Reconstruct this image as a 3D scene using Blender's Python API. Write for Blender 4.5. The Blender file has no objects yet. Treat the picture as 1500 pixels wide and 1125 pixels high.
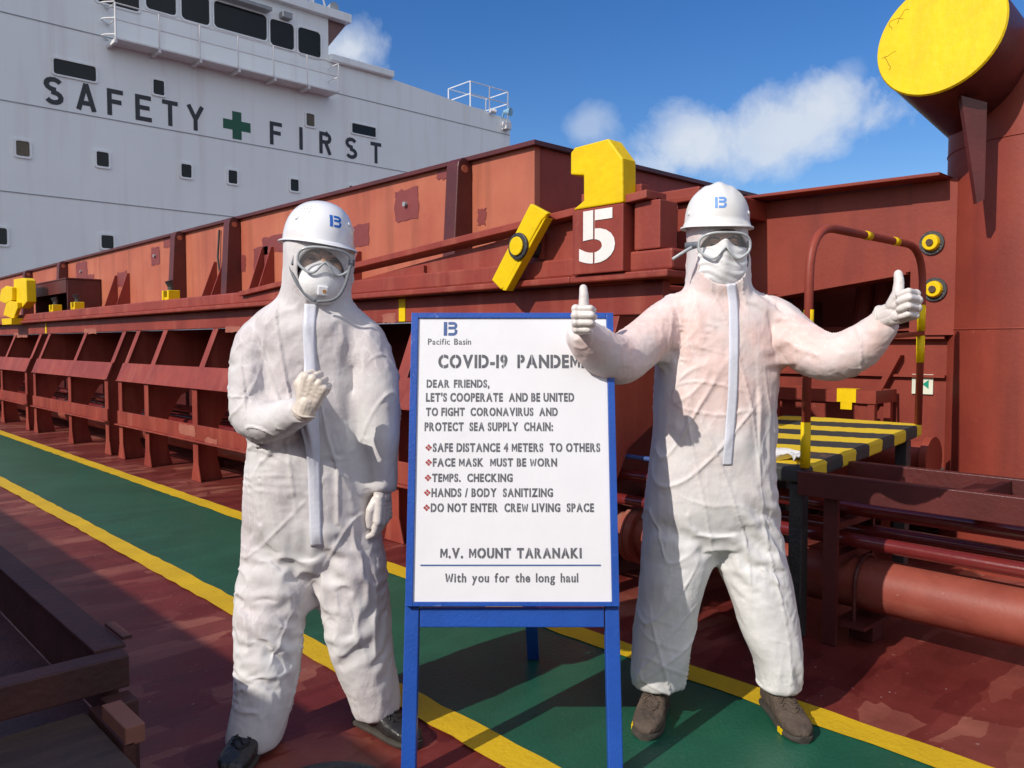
import bpy, bmesh, math, random
import numpy as np
from mathutils import Vector, Matrix
from mathutils.bvhtree import BVHTree
R = math.radians
SC = bpy.context.scene
COL = SC.collection
random.seed(7)

# ------------------------------------------------------------------ camera
CAM_H, YAW, PITCH, FPX, HZ = 1.26, R(43.5), math.atan(59.5/1184), 1184.0, 503.0
cd = bpy.data.cameras.new('camera'); cam = bpy.data.objects.new('camera', cd); COL.objects.link(cam)
cd.sensor_width = 36; cd.lens = 36*1184/1500; cd.clip_start = 0.05; cd.clip_end = 6000
cam.location = (0, 0, CAM_H); cam.rotation_euler = (math.pi/2 - PITCH, 0, -YAW)
SC.camera = cam
# ------------------------------------------------------------------ light
SUN_EL = R(36)
SUN_T = Vector((1.0, -0.02, 0)).normalized()      # horizontal travel of the light
SUN_D = Vector((SUN_T.x*math.cos(SUN_EL), SUN_T.y*math.cos(SUN_EL), -math.sin(SUN_EL)))
sd = bpy.data.lights.new('sun', 'SUN'); sd.energy = 3.5; sd.angle = R(0.5); sd.color = (1.0, 0.93, 0.84)
sun = bpy.data.objects.new('sun', sd); COL.objects.link(sun)
sun.rotation_euler = SUN_D.to_track_quat('-Z', 'Y').to_euler()
SC.view_settings.view_transform = 'Standard'; SC.view_settings.look = 'None'
SC.view_settings.exposure = 0.2; SC.view_settings.gamma = 1.0

F_ = np.array([math.sin(YAW), math.cos(YAW), 0]); R_ = np.array([math.cos(YAW), -math.sin(YAW), 0])
O_ = np.array([0, 0, CAM_H])
def ray(px, py):
    x = (px-750)/FPX; y = -(py-562.5)/FPX
    return F_*(math.cos(PITCH)+y*math.sin(PITCH)) + R_*x + np.array([0, 0, -math.sin(PITCH)+y*math.cos(PITCH)])
def onX(px, py, X): r = ray(px, py); return O_ + r*X/r[0]
def onY(px, py, Y): r = ray(px, py); return O_ + r*Y/r[1]
def onZ(px, py, Z=0.0): r = ray(px, py); return O_ + r*(Z-CAM_H)/r[2]
def onD(px, py, d): r = ray(px, py); return O_ + r*d/(r@F_)

# ------------------------------------------------------------------ sky
W = bpy.data.worlds.new('World'); SC.world = W; W.use_nodes = True
nt = W.node_tree; nt.nodes.clear()
N = nt.nodes.new; LK = nt.links.new
out = N('ShaderNodeOutputWorld'); bg = N('ShaderNodeBackground'); sky = N('ShaderNodeTexSky')
sky.sky_type = 'NISHITA'; sky.sun_disc = False; sky.sun_elevation = SUN_EL
sky.sun_rotation = math.atan2(-SUN_T.x, -SUN_T.y)
sky.air_density = 1.0; sky.dust_density = 0.6; sky.ozone_density = 2.5
bg.inputs[1].default_value = 0.15
LK(bg.outputs[0], out.inputs[0])
tc = N('ShaderNodeTexCoord')
hs = N('ShaderNodeHueSaturation'); hs.inputs['Hue'].default_value = 0.512; hs.inputs['Saturation'].default_value = 1.36; hs.inputs['Value'].default_value = 0.74
LK(sky.outputs[0], hs.inputs['Color'])
def vm(op, a, b=None):
    n = N('ShaderNodeVectorMath'); n.operation = op
    if hasattr(a, 'links'): LK(a, n.inputs[0])
    else: n.inputs[0].default_value = a
    if b is not None:
        if hasattr(b, 'links'): LK(b, n.inputs[1])
        else: n.inputs[1].default_value = b
    return n
def mm(op, a, b=0.0, c=None, clamp=False):
    n = N('ShaderNodeMath'); n.operation = op; n.use_clamp = clamp
    for i, v in enumerate((a, b) if c is None else (a, b, c)):
        if hasattr(v, 'links'): LK(v, n.inputs[i])
        else: n.inputs[i].default_value = v
    return n.outputs[0]
nz = N('ShaderNodeTexNoise'); nz.inputs['Scale'].default_value = 11; nz.inputs['Detail'].default_value = 9
nz.inputs['Roughness'].default_value = 0.6; nz.inputs['Distortion'].default_value = 0.15
LK(tc.outputs['Generated'], nz.inputs['Vector'])
cur = hs.outputs[0]
def cloud(px, py, rx, ry, dens, tilt=0.0, kn=2.6):
    global cur
    d = Vector(ray(px, py)).normalized()
    rt = d.cross(Vector((0, 0, 1))).normalized(); up = rt.cross(d).normalized()
    a, b = math.cos(tilt), math.sin(tilt)
    u0 = (rt*a + up*b)/(rx/FPX); v0 = (up*a - rt*b)/(ry/FPX)
    u = vm('DOT_PRODUCT', tc.outputs['Generated'], tuple(u0)).outputs['Value']
    v = vm('DOT_PRODUCT', tc.outputs['Generated'], tuple(v0)).outputs['Value']
    front = mm('GREATER_THAN', vm('DOT_PRODUCT', tc.outputs['Generated'], tuple(d)).outputs['Value'], 0.3)
    r2 = mm('ADD', mm('MULTIPLY', u, u), mm('MULTIPLY', v, v))
    m = mm('SUBTRACT', 1.0, mm('SQRT', r2))
    m = mm('ADD', m, mm('MULTIPLY', mm('SUBTRACT', nz.outputs['Fac'], 0.5), kn))
    m = mm('MULTIPLY', mm('MULTIPLY', m, 1.5, clamp=True), dens)
    m = mm('MULTIPLY', m, front)
    mx = N('ShaderNodeMix'); mx.data_type = 'RGBA'
    LK(m, mx.inputs['Factor']); LK(cur, mx.inputs['A'])
    mx.inputs['B'].default_value = CLOUD
    cur = mx.outputs['Result']
CLOUD = (4.3, 4.6, 5.0, 1)
cloud(1125, 195, 150, 62, 0.74, 0.16, 2.2)
cloud(1190, 172, 80, 46, 0.35, 0.3, 2.8)
cloud(1225, 130, 48, 24, 0.35, 0.75, 1.7)
cloud(1010, 195, 85, 52, 0.55, 0, 2.4)
cloud(868, 185, 50, 38, 0.42, 0, 1.8)
cloud(945, 245, 50, 18, 0.40, 0, 1.8)
cloud(510, 72, 62, 52, 0.85, -0.4, 1.8)
# broken white cloud added in the unseen sky behind the camera as fill light
fill_cloud = mm('ADD', mm('MULTIPLY', vm('DOT_PRODUCT', tc.outputs['Generated'], (-F_[0], -F_[1], 0.1)).outputs['Value'], 2.4), -0.25, clamp=True)
fill_cloud = mm('MULTIPLY', mm('MULTIPLY', fill_cloud, mm('ADD', mm('MULTIPLY', mm('SUBTRACT', nz.outputs['Fac'], 0.5), 2.0), 0.8, clamp=True), clamp=True), 0.85)
mx = N('ShaderNodeMix'); mx.data_type = 'RGBA'; LK(fill_cloud, mx.inputs['Factor']); LK(cur, mx.inputs['A']); mx.inputs['B'].default_value = (6.4, 6.3, 6.5, 1)
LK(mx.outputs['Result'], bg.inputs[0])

# ------------------------------------------------------------------ helpers
WM = {}
def thing(name, label, cat, loc=(0, 0, 0), rotz=0.0, group=None):
    o = bpy.data.objects.new(name, None); COL.objects.link(o)
    o.empty_display_size = 0.1
    o.location = tuple(loc); o.rotation_euler = (0, 0, rotz)
    o['label'] = label; o['category'] = cat
    if group: o['group'] = group
    WM[o.name] = Matrix.Translation(Vector(tuple(loc))) @ Matrix.Rotation(rotz, 4, 'Z')
    return o
def obj(name, bm, m, parent=None, world=True, smooth=False, bevel=0, loc=None, auto=None):
    """link bm as one mesh; coordinates are world unless world=False (parent's own)."""
    if isinstance(bm, bmesh.types.BMesh):
        me = bpy.data.meshes.new(name); bm.to_mesh(me); bm.free()
    else:
        me = bm
    me.name = name
    o = bpy.data.objects.new(name, me); COL.objects.link(o)
    if parent is not None:
        o.parent = parent
        if world: me.transform(WM[parent.name].inverted())
        WM[o.name] = WM[parent.name].copy()
    elif loc is not None:
        me.transform(Matrix.Translation(-Vector(tuple(loc)))); o.location = tuple(loc)
        WM[o.name] = Matrix.Translation(Vector(tuple(loc)))
    else:
        WM[o.name] = Matrix.Identity(4)
    for mat in (m if isinstance(m, (list, tuple)) else [m]): me.materials.append(mat)
    if smooth: me.shade_smooth()
    elif auto: me.shade_smooth(); me.set_sharp_from_angle(angle=auto)
    if bevel:
        b = o.modifiers.new('bevel', 'BEVEL'); b.width = bevel; b.segments = 2; b.limit_method = 'ANGLE'; b.angle_limit = R(40)
    return o
def tag(o, label, cat, group=None):
    o['label'] = label; o['category'] = cat
    if group: o['group'] = group
    return o
def struct(o, kind='structure'):
    o['kind'] = kind; return o
def BM(): return bmesh.new()
def box(bm, x0, x1, y0, y1, z0, z1):
    x0, x1 = sorted((x0, x1)); y0, y1 = sorted((y0, y1)); z0, z1 = sorted((z0, z1))
    v = [bm.verts.new(p) for p in ((x0,y0,z0),(x1,y0,z0),(x1,y1,z0),(x0,y1,z0),(x0,y0,z1),(x1,y0,z1),(x1,y1,z1),(x0,y1,z1))]
    for f in ((3,2,1,0),(4,5,6,7),(0,1,5,4),(1,2,6,5),(2,3,7,6),(3,0,4,7)): bm.faces.new([v[i] for i in f])
    return bm
def prism(bm, pts, vec):
    """polygon pts (3d) extruded by vec"""
    vec = Vector(vec); a = [bm.verts.new(tuple(p)) for p in pts]; b = [bm.verts.new(tuple(Vector(tuple(p))+vec)) for p in pts]
    n = len(a); bm.faces.new(a); bm.faces.new(b[::-1])
    for i in range(n): bm.faces.new((a[(i+1) % n], a[i], b[i], b[(i+1) % n]))
    bmesh.ops.recalc_face_normals(bm, faces=bm.faces[:])
    return bm
def tube(bm, pts, rad, seg=12, cap=True):
    pts = [Vector(tuple(p)) for p in pts]; n = len(pts)
    if not hasattr(rad, '__len__'): rad = [rad]*n
    t0 = (pts[1]-pts[0]).normalized()
    nrm = t0.orthogonal().normalized(); rings = []
    for i in range(n):
        if i == 0: t = t0
        elif i == n-1: t = (pts[-1]-pts[-2]).normalized()
        else: t = ((pts[i]-pts[i-1]).normalized()+(pts[i+1]-pts[i]).normalized()).normalized()
        nrm = (nrm - t*nrm.dot(t)).normalized(); b = t.cross(nrm)
        rings.append([bm.verts.new(pts[i]+(nrm*math.cos(2*math.pi*k/seg)+b*math.sin(2*math.pi*k/seg))*rad[i]) for k in range(seg)])
    for i in range(n-1):
        for k in range(seg):
            bm.faces.new((rings[i][k], rings[i][(k+1) % seg], rings[i+1][(k+1) % seg], rings[i+1][k]))
    if cap:
        bm.faces.new(rings[0][::-1]); bm.faces.new(rings[-1])
    return bm
def fillet(pts, r, n=6):
    pts = [Vector(tuple(p)) for p in pts]; o = [pts[0]]
    for i in range(1, len(pts)-1):
        a = (pts[i-1]-pts[i]); b = (pts[i+1]-pts[i]); rr = min(r, a.length*.48, b.length*.48)
        p0 = pts[i]+a.normalized()*rr; p1 = pts[i]+b.normalized()*rr
        for k in range(n+1):
            t = k/n; o.append(p0*(1-t)**2 + pts[i]*2*t*(1-t) + p1*t*t)
    o.append(pts[-1]); return o

# ------------------------------------------------------------------ materials
MAT = {}
def nodes(m):
    m.use_nodes = True; t = m.node_tree; return t, t.nodes.new, t.links.new, t.nodes['Principled BSDF']
def mat(name, base, alt=None, rough=.5, scale=3.0, amt=.5, bump=.15, bscale=60, streak=None, samt=.35, sscale=(4, 4, .6), metal=0, spec=.5, spots=None, spamt=.5, stretch=(1, 1, 1), coat=0):
    """paint with mottled tone, streaks, specks and a slightly uneven surface"""
    if name in MAT: return MAT[name]
    m = bpy.data.materials.new(name); t, n, l, p = nodes(m)
    alt = alt or tuple(c*.75 for c in base)
    co = n('ShaderNodeTexCoord'); mp = n('ShaderNodeMapping'); mp.inputs['Scale'].default_value = stretch
    l(co.outputs['Object'], mp.inputs['Vector'])
    a = n('ShaderNodeTexNoise'); a.inputs['Scale'].default_value = scale; a.inputs['Detail'].default_value = 7; a.inputs['Roughness'].default_value = .62
    l(mp.outputs[0], a.inputs['Vector'])
    cr = n('ShaderNodeValToRGB'); cr.color_ramp.elements[0].position = .5-.3*amt-.05; cr.color_ramp.elements[1].position = .5+.3*(1-amt)+.08
    cr.color_ramp.elements[0].color = (*alt, 1); cr.color_ramp.elements[1].color = (*base, 1)
    l(a.outputs['Fac'], cr.inputs['Fac']); c = cr.outputs['Color']
    def mixin(col, c, fac, k):
        x = n('ShaderNodeMix'); x.data_type = 'RGBA'; q = n('ShaderNodeMath'); q.operation = 'MULTIPLY'; q.inputs[1].default_value = k
        l(fac, q.inputs[0]); l(q.outputs[0], x.inputs['Factor']); l(c, x.inputs['A']); x.inputs['B'].default_value = (*col, 1); return x.outputs['Result']
    if streak:
        mp2 = n('ShaderNodeMapping'); mp2.inputs['Scale'].default_value = sscale; l(co.outputs['Object'], mp2.inputs['Vector'])
        b = n('ShaderNodeTexNoise'); b.inputs['Scale'].default_value = 2.2; b.inputs['Detail'].default_value = 6; l(mp2.outputs[0], b.inputs['Vector'])
        r2 = n('ShaderNodeValToRGB'); r2.color_ramp.elements[0].position = .52; r2.color_ramp.elements[1].position = .74
        l(b.outputs['Fac'], r2.inputs['Fac']); c = mixin(streak, c, r2.outputs['Color'], samt)
    if spots:
        b = n('ShaderNodeTexNoise'); b.inputs['Scale'].default_value = 14; b.inputs['Detail'].default_value = 8; b.inputs['Roughness'].default_value = .7; l(co.outputs['Object'], b.inputs['Vector'])
        r2 = n('ShaderNodeValToRGB'); r2.color_ramp.elements[0].position = .64; r2.color_ramp.elements[1].position = .70
        l(b.outputs['Fac'], r2.inputs['Fac']); c = mixin(spots, c, r2.outputs['Color'], spamt)
    l(c, p.inputs['Base Color'])
    p.inputs['Roughness'].default_value = rough; p.inputs['Metallic'].default_value = metal; p.inputs['Specular IOR Level'].default_value = spec
    if coat: p.inputs['Coat Weight'].default_value = coat; p.inputs['Coat Roughness'].default_value = .12
    if bump:
        b = n('ShaderNodeTexNoise'); b.inputs['Scale'].default_value = bscale; b.inputs['Detail'].default_value = 4; l(co.outputs['Object'], b.inputs['Vector'])
        bp = n('ShaderNodeBump'); bp.inputs['Strength'].default_value = bump; bp.inputs['Distance'].default_value = .01
        l(b.outputs['Fac'], bp.inputs['Height']); l(bp.outputs[0], p.inputs['Normal'])
    MAT[name] = m; return m
M_cover = mat('cover_orange_primer', (.47, .150, .078), (.35, .08, .045), .6, 1.4, .45, .12, 50, streak=(.23, .06, .03), samt=.6, sscale=(3, 3, .25), spots=(.24, .045, .03))
M_patch = mat('dark_primer_patch', (.22, .045, .04), (.17, .03, .028), .55, 4)
M_coam = mat('coaming_red', (.32, .060, .039), (.19, .032, .024), .5, 2.2, .5, .15, 40, streak=(.36, .10, .065), samt=.6, sscale=(3.5, 3.5, .35), spots=(.36, .12, .08), spamt=.45, spec=.3)
M_red = mat('hull_red', (.285, .053, .031), (.19, .032, .022), .5, 1.6, .5, .12, 40, streak=(.12, .024, .018), samt=.55, sscale=(2.5, 2.5, .3), spots=(.33, .085, .055), spamt=.4, spec=.3)
M_tray = mat('grimy_dark_red', (.095, .028, .022), (.04, .014, .012), .6, 4, .5, .3, 40)
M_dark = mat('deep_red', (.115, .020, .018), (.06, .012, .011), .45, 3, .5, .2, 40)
M_pipe = mat('glossy_red_pipe', (.18, .022, .02), (.12, .014, .014), .22, 5, .5, .1, 30, coat=.4)
M_bigpipe = mat('worn_pipe', (.36, .092, .058), (.20, .04, .028), .5, 2.6, .5, .1, 60, streak=(.42, .24, .18), samt=.6, sscale=(2, .6, 2), spots=(.42, .28, .22), spamt=.75, spec=.35)
M_yel = mat('safety_yellow', (.80, .56, .004), (.70, .47, .004), .5, 6, .4, .35, 25, spec=.2, spots=(.45, .26, .02), spamt=.22, streak=(.60, .36, .015), samt=.3, sscale=(5, 5, 2))
M_white = mat('superstructure_white', (.82, .86, .87), (.76, .80, .81), .45, .35, .5, .25, 1.1, streak=(.64, .61, .60), samt=.5, sscale=(1.1, 1.1, .07))
M_whitet = mat('white_trim', (.72, .72, .73), (.6, .6, .61), .4, 3)
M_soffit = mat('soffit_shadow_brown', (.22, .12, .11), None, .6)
M_glass = mat('dark_window', (.012, .018, .02), (.006, .009, .01), .12, .8, .5, 0, spec=.25)
M_glassb = mat('curtained_window', (.10, .075, .04), (.06, .045, .025), .3, 3, .5, 0)
M_blackp = mat('black_letter_paint', (.018, .02, .028), (.03, .032, .04), .5, 2)
M_green = mat('green_cross_paint', (.008, .105, .055), (.006, .08, .04), .5, 2)
M_black = mat('black_paint', (.022, .023, .026), (.045, .045, .045), .5, 9, .5, .5, 60, spots=(.12, .11, .10), spamt=.3)
M_stencilw = mat('white_stencil', (.78, .77, .74), (.7, .66, .62), .5, 9)
M_board = mat('board_white', (.80, .81, .84), (.75, .755, .78), .4, 3, .5, .2, 9)
M_blue = mat('easel_blue', (.012, .085, .42), (.01, .065, .33), .42, 8, .5, .12, 110, spots=(.25, .35, .6), spamt=.5)
M_ink = mat('stencil_ink', (.075, .08, .10), (.14, .145, .16), .6, 40, .5, 0)
M_inkb = mat('stencil_blue_ink', (.045, .10, .27), (.08, .14, .32), .6, 30, .5, 0)
M_inkr = mat('stencil_red_ink', (.42, .05, .05), None, .6, 30, .5, 0)
M_grey = mat('grey_metal', (.32, .34, .36), None, .4)
M_brown = mat('weathered_plank', (.105, .065, .045), (.05, .03, .024), .8, 4, .5, .4, 30, spots=(.03, .025, .02), stretch=(1, 4, 1))
M_cable = mat('faded_blue_paint', (.06, .12, .35), None, .4)

def deck_mat():
    m = bpy.data.materials.new('deck_red_oxide'); t, n, l, p = nodes(m)
    co = n('ShaderNodeTexCoord'); c = None
    def cells(scale, rot, seed, warp):
        wn = n('ShaderNodeTexNoise'); wn.inputs['Scale'].default_value = 9; wn.inputs['Detail'].default_value = 5; l(co.outputs['Object'], wn.inputs['Vector'])
        ad = n('ShaderNodeMix'); ad.data_type = 'RGBA'; ad.blend_type = 'LINEAR_LIGHT'; ad.inputs['Factor'].default_value = warp
        l(co.outputs['Object'], ad.inputs['A']); l(wn.outputs['Color'], ad.inputs['B'])
        mp = n('ShaderNodeMapping'); mp.inputs['Scale'].default_value = scale; mp.inputs['Rotation'].default_value = (0, 0, rot); mp.inputs['Location'].default_value = (seed, seed*.7, 0)
        l(ad.outputs['Result'], mp.inputs['Vector'])
        v = n('ShaderNodeTexVoronoi'); v.distance = 'CHEBYCHEV'; v.inputs['Scale'].default_value = 1; v.inputs['Randomness'].default_value = .9
        l(mp.outputs[0], v.inputs['Vector']); s = n('ShaderNodeSeparateColor'); l(v.outputs['Color'], s.inputs[0]); return s.outputs[0]
    a = cells((1.3, 3.6, 1), .10, 3.1, .03); b = cells((2.4, 7.5, 1), -.12, 9.7, .02)
    ad = n('ShaderNodeMath'); ad.operation = 'MULTIPLY_ADD'; ad.inputs[1].default_value = .55; l(b, ad.inputs[0])
    sc = n('ShaderNodeMath'); sc.operation = 'MULTIPLY'; sc.inputs[1].default_value = .6; l(a, sc.inputs[0]); l(sc.outputs[0], ad.inputs[2])
    cr = n('ShaderNodeValToRGB'); e = cr.color_ramp.elements
    e[0].position = .1; e[0].color = (.095, .012, .010, 1); e[1].position = 1; e[1].color = (.26, .085, .058, 1)
    for ps, cl in ((.38, (.125, .018, .014)), (.58, (.145, .025, .019)), (.80, (.18, .042, .031))):
        x = e.new(ps); x.color = (*cl, 1)
    l(ad.outputs[0], cr.inputs['Fac'])
    g = n('ShaderNodeTexNoise'); g.inputs['Scale'].default_value = 5; g.inputs['Detail'].default_value = 9; g.inputs['Roughness'].default_value = .65; l(co.outputs['Object'], g.inputs['Vector'])
    mx = n('ShaderNodeMix'); mx.data_type = 'RGBA'; mx.blend_type = 'OVERLAY'; mx.inputs['Factor'].default_value = .55; l(cr.outputs['Color'], mx.inputs['A']); l(g.outputs['Fac'], mx.inputs['B'])
    # chips and specks
    sp = n('ShaderNodeTexNoise'); sp.inputs['Scale'].default_value = 46; sp.inputs['Detail'].default_value = 5; l(co.outputs['Object'], sp.inputs['Vector'])
    r2 = n('ShaderNodeValToRGB'); r2.color_ramp.elements[0].position = .69; r2.color_ramp.elements[1].position = .75; l(sp.outputs['Fac'], r2.inputs['Fac'])
    m2 = n('ShaderNodeMix'); m2.data_type = 'RGBA'; l(r2.outputs['Color'], m2.inputs['Factor']); l(mx.outputs['Result'], m2.inputs['A']); m2.inputs['B'].default_value = (.42, .30, .27, 1)
    l(m2.outputs['Result'], p.inputs['Base Color'])
    p.inputs['Roughness'].default_value = .42
    rr = n('ShaderNodeMapRange'); rr.inputs['To Min'].default_value = .3; rr.inputs['To Max'].default_value = .6; l(g.outputs['Fac'], rr.inputs[0]); l(rr.outputs[0], p.inputs['Roughness'])
    bp = n('ShaderNodeBump'); bp.inputs['Strength'].default_value = .25; bp.inputs['Distance'].default_value = .006; l(sp.outputs['Fac'], bp.inputs['Height']); l(bp.outputs[0], p.inputs['Normal'])
    return m
M_deck = deck_mat()
M_walk = mat('walkway_green', (.014, .108, .062), (.008, .07, .041), .40, 1.6, .5, .25, 70, spots=(.10, .18, .13), spamt=.4, streak=(.024, .13, .08), samt=.5, sscale=(.8, 3, 1))
M_line = mat('line_yellow', (.72, .47, .012), (.56, .36, .012), .5, 3, .4, .3, 60, spots=(.33, .2, .03), spamt=.35)
M_sea = mat('sea_water', (.01, .03, .06), None, .12, .02, .5, .4, .8)

# ------------------------------------------------------------------ setting: sea, deck, walkway, lines
b = BM(); s = 5000
for i in range(1): bm_v = [b.verts.new(p) for p in ((-s,-s,-9),(s,-s,-9),(s,s,-9),(-s,s,-9))]; b.faces.new(bm_v)
struct(obj('sea', b, M_sea))
struct(obj('deck', box(BM(), -1.6, 26.4, -40, 60, -1.0, 0), M_deck))
def sheet(name, x0, x1, y0, y1, z, m, jag=0, ny=1):
    b = BM(); L = []; 
    for i in range(ny+1):
        y = y0+(y1-y0)*i/ny
        L.append((b.verts.new((x0+random.uniform(-jag, jag), y, z)), b.verts.new((x1+random.uniform(-jag, jag), y, z))))
    for i in range(ny): b.faces.new((L[i][0], L[i][1], L[i+1][1], L[i+1][0]))
    return struct(obj(name, b, m))
sheet('walkway', 1.66, 2.58, -12, 27.9, .004, M_walk)
sheet('walkway_line', 1.595, 1.712, -12, 27.9, .008, M_line, .006, 420)
sheet('walkway_line', 2.515, 2.640, -12, 27.9, .008, M_line, .006, 420)
bw = obj('bulwark', box(BM(), -1.6, -1.55, -14, 27, 0.003, 2.12), M_red, loc=(-1.58, 6, 0))
tag(bw, 'tall red steel bulwark along the ship side left of the walkway', 'bulwark')

# ------------------------------------------------------------------ accommodation block
YA = 28.0
bld = thing('accommodation_block', 'white ship accommodation block with SAFETY FIRST lettering behind the hatch', 'ship building', (14, YA, 0))
def pX(px, py): p = onY(px, py, YA); return p[0], p[2]
ztop_b = pX(385, -3)[1]; xr_b = pX(481, 70)[0]; zb0 = pX(478, 97)[1]
# main wall (one solid block, wing to the right)
zw = pX(745, 175)[1]; xR = pX(747, 190)[0]; xw = pX(574, 112)[0]
zb1 = pX(575, 116)[1]
poly = [(-1.5, 0), (xR-.6, 0), (xR-.6, 9.6), (xR, 10.3), (xR, zw), (xw, zb1), (-1.5, zb1)]
obj('wall', prism(BM(), [(x, YA, z) for x, z in poly], (0, 9, 0)), M_white, bld)
# bridge
obj('bridge_house', box(BM(), -1.5, xr_b, YA-.003, YA+8, zb1+.003, ztop_b), M_white, bld)
rx = pX(510, 42)[0]
b = BM(); prism(b, [(-1.5, YA-.25, ztop_b), (rx, YA-.25, ztop_b-.0), (rx, YA-.25, ztop_b+.32), (-1.5, YA-.25, ztop_b+.32)], (0, 8.6, 0))
obj('roof', b, M_white, bld)
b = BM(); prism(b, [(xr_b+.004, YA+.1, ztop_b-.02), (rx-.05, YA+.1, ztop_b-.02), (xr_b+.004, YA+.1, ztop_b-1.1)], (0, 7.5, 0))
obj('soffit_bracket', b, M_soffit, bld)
# wing bulwark coping
zc0 = pX(483, 80)[1]
obj('wing_bulwark', box(BM(), xr_b+.004, xw, YA-.22, YA+3, zb1+.0035, zc0), M_white, bld, bevel=.05)
# deck seams
b = BM()
for zz in (11.02, 8.45, 5.78, 3.1):
    box(b, -1.5, xR-.65 if zz < 10 else xR-.02, YA-.02, YA+.02, zz-.013, zz+.013)
obj('deck_seam', b, mat('seam_grey', (.34, .36, .38), None, .6), bld)
def window(rect, m, frame=.06, skew=0):
    x0, y0, x1, y1 = rect; cx, cy = (x0+x1)/2, (y0+y1)/2
    X0 = pX(x0, cy)[0]; X1 = pX(x1, cy)[0]; Z1 = pX(cx, y0)[1]; Z0 = pX(cx, y1)[1]
    b = BM(); r = min(X1-X0, Z1-Z0)*.16; p = []
    for (ax, az, a0) in ((X1-r, Z1-r, 0), (X0+r, Z1-r, 90), (X0+r, Z0+r, 180), (X1-r, Z0+r, 270)):
        for k in range(5): a = R(a0+22.5*k); p.append((ax+r*math.cos(a), az+r*math.sin(a)))
    q = [((x-(X0+X1)/2)*(1+2*frame/(X1-X0))+(X0+X1)/2, (z-(Z0+Z1)/2)*(1+2*frame/(Z1-Z0))+(Z0+Z1)/2) for x, z in p]
    # raised frame ring, pane set inside it
    n = len(p); yo = YA-.05; vi = [b.verts.new((x, yo, z)) for x, z in p]; vo = [b.verts.new((x, yo, z)) for x, z in q]
    wi = [b.verts.new((x, YA-.006, z)) for x, z in p]; wo = [b.verts.new((x, YA-.006, z)) for x, z in q]
    for i in range(n):
        j = (i+1) % n
        b.faces.new((vo[i], vi[i], vi[j], vo[j])); b.faces.new((wo[i], vo[i], vo[j], wo[j])); b.faces.new((vi[i], wi[i], wi[j], vi[j]))
    bmesh.ops.recalc_face_normals(b, faces=b.faces[:])
    w = obj('window', b, M_white if frame < .08 else M_whitet, bld)
    b = BM(); b.faces.new([b.verts.new((x, YA-.012, z)) for x, z in p]); bmesh.ops.recalc_face_normals(b, faces=b.faces[:])
    obj('pane', b, m, w); return w
for r in ((224,118,240,139),(141,223,159,244),(265,241,280,260),(334,250,347,269),(425,263,437,280),(148,345,166,364),(-12,334,10,358),(511,273,523,287)): window(r, M_glass)
for r in ((23,207,43,229),(448,167,460,185)): window(r, M_glassb)
for r in ((78,92,140,114),(515,184,550,198)): window(r, M_glass, .05)
for r in ((140,-25,203,10),(213,-20,257,18),(265,-10,306,33),(313,12,390,50),(395,32,430,70),(436,44,469,82)): window(r, M_glass, .05)
# catwalk with railing under the bridge windows
xa, xb = pX(158, 60)[0], pX(481, 135)[0]; zk = pX(482, 137)[1]-.1; yo = YA-.75
b = BM(); box(b, xa, xb, yo, YA-.01, zk-.05, zk)
k = xa
while k < xb: box(b, k-.04, k+.04, yo, YA-.012, zk-.16, zk-.052); k += 1.35
cw = obj('catwalk', b, M_whitet, bld)
b = BM(); n = 6
for i in range(n+1):
    x = xa+(xb-xa)*i/n; tube(b, [(x, yo, zk), (x, yo, zk+1.05)], .03, 8)
for h in (1.05, .55): tube(b, [(xa, YA-.02, zk+h), (xa, yo, zk+h), (xb, yo, zk+h), (xb, YA-.02, zk+h)], .022, 8)
obj('railing', b, M_whitet, cw)
# ladder hoops beside the catwalk
for zz in (0, .5, 1.0):
    b = BM(); tube(b, fillet([(xa, YA, zk+.1+zz), (xa-.35, YA-.3, zk+.1+zz), (xa, YA-.72, zk+.1+zz)], .3), .025, 8); obj('ladder_hoop', b, M_whitet, cw)
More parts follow.
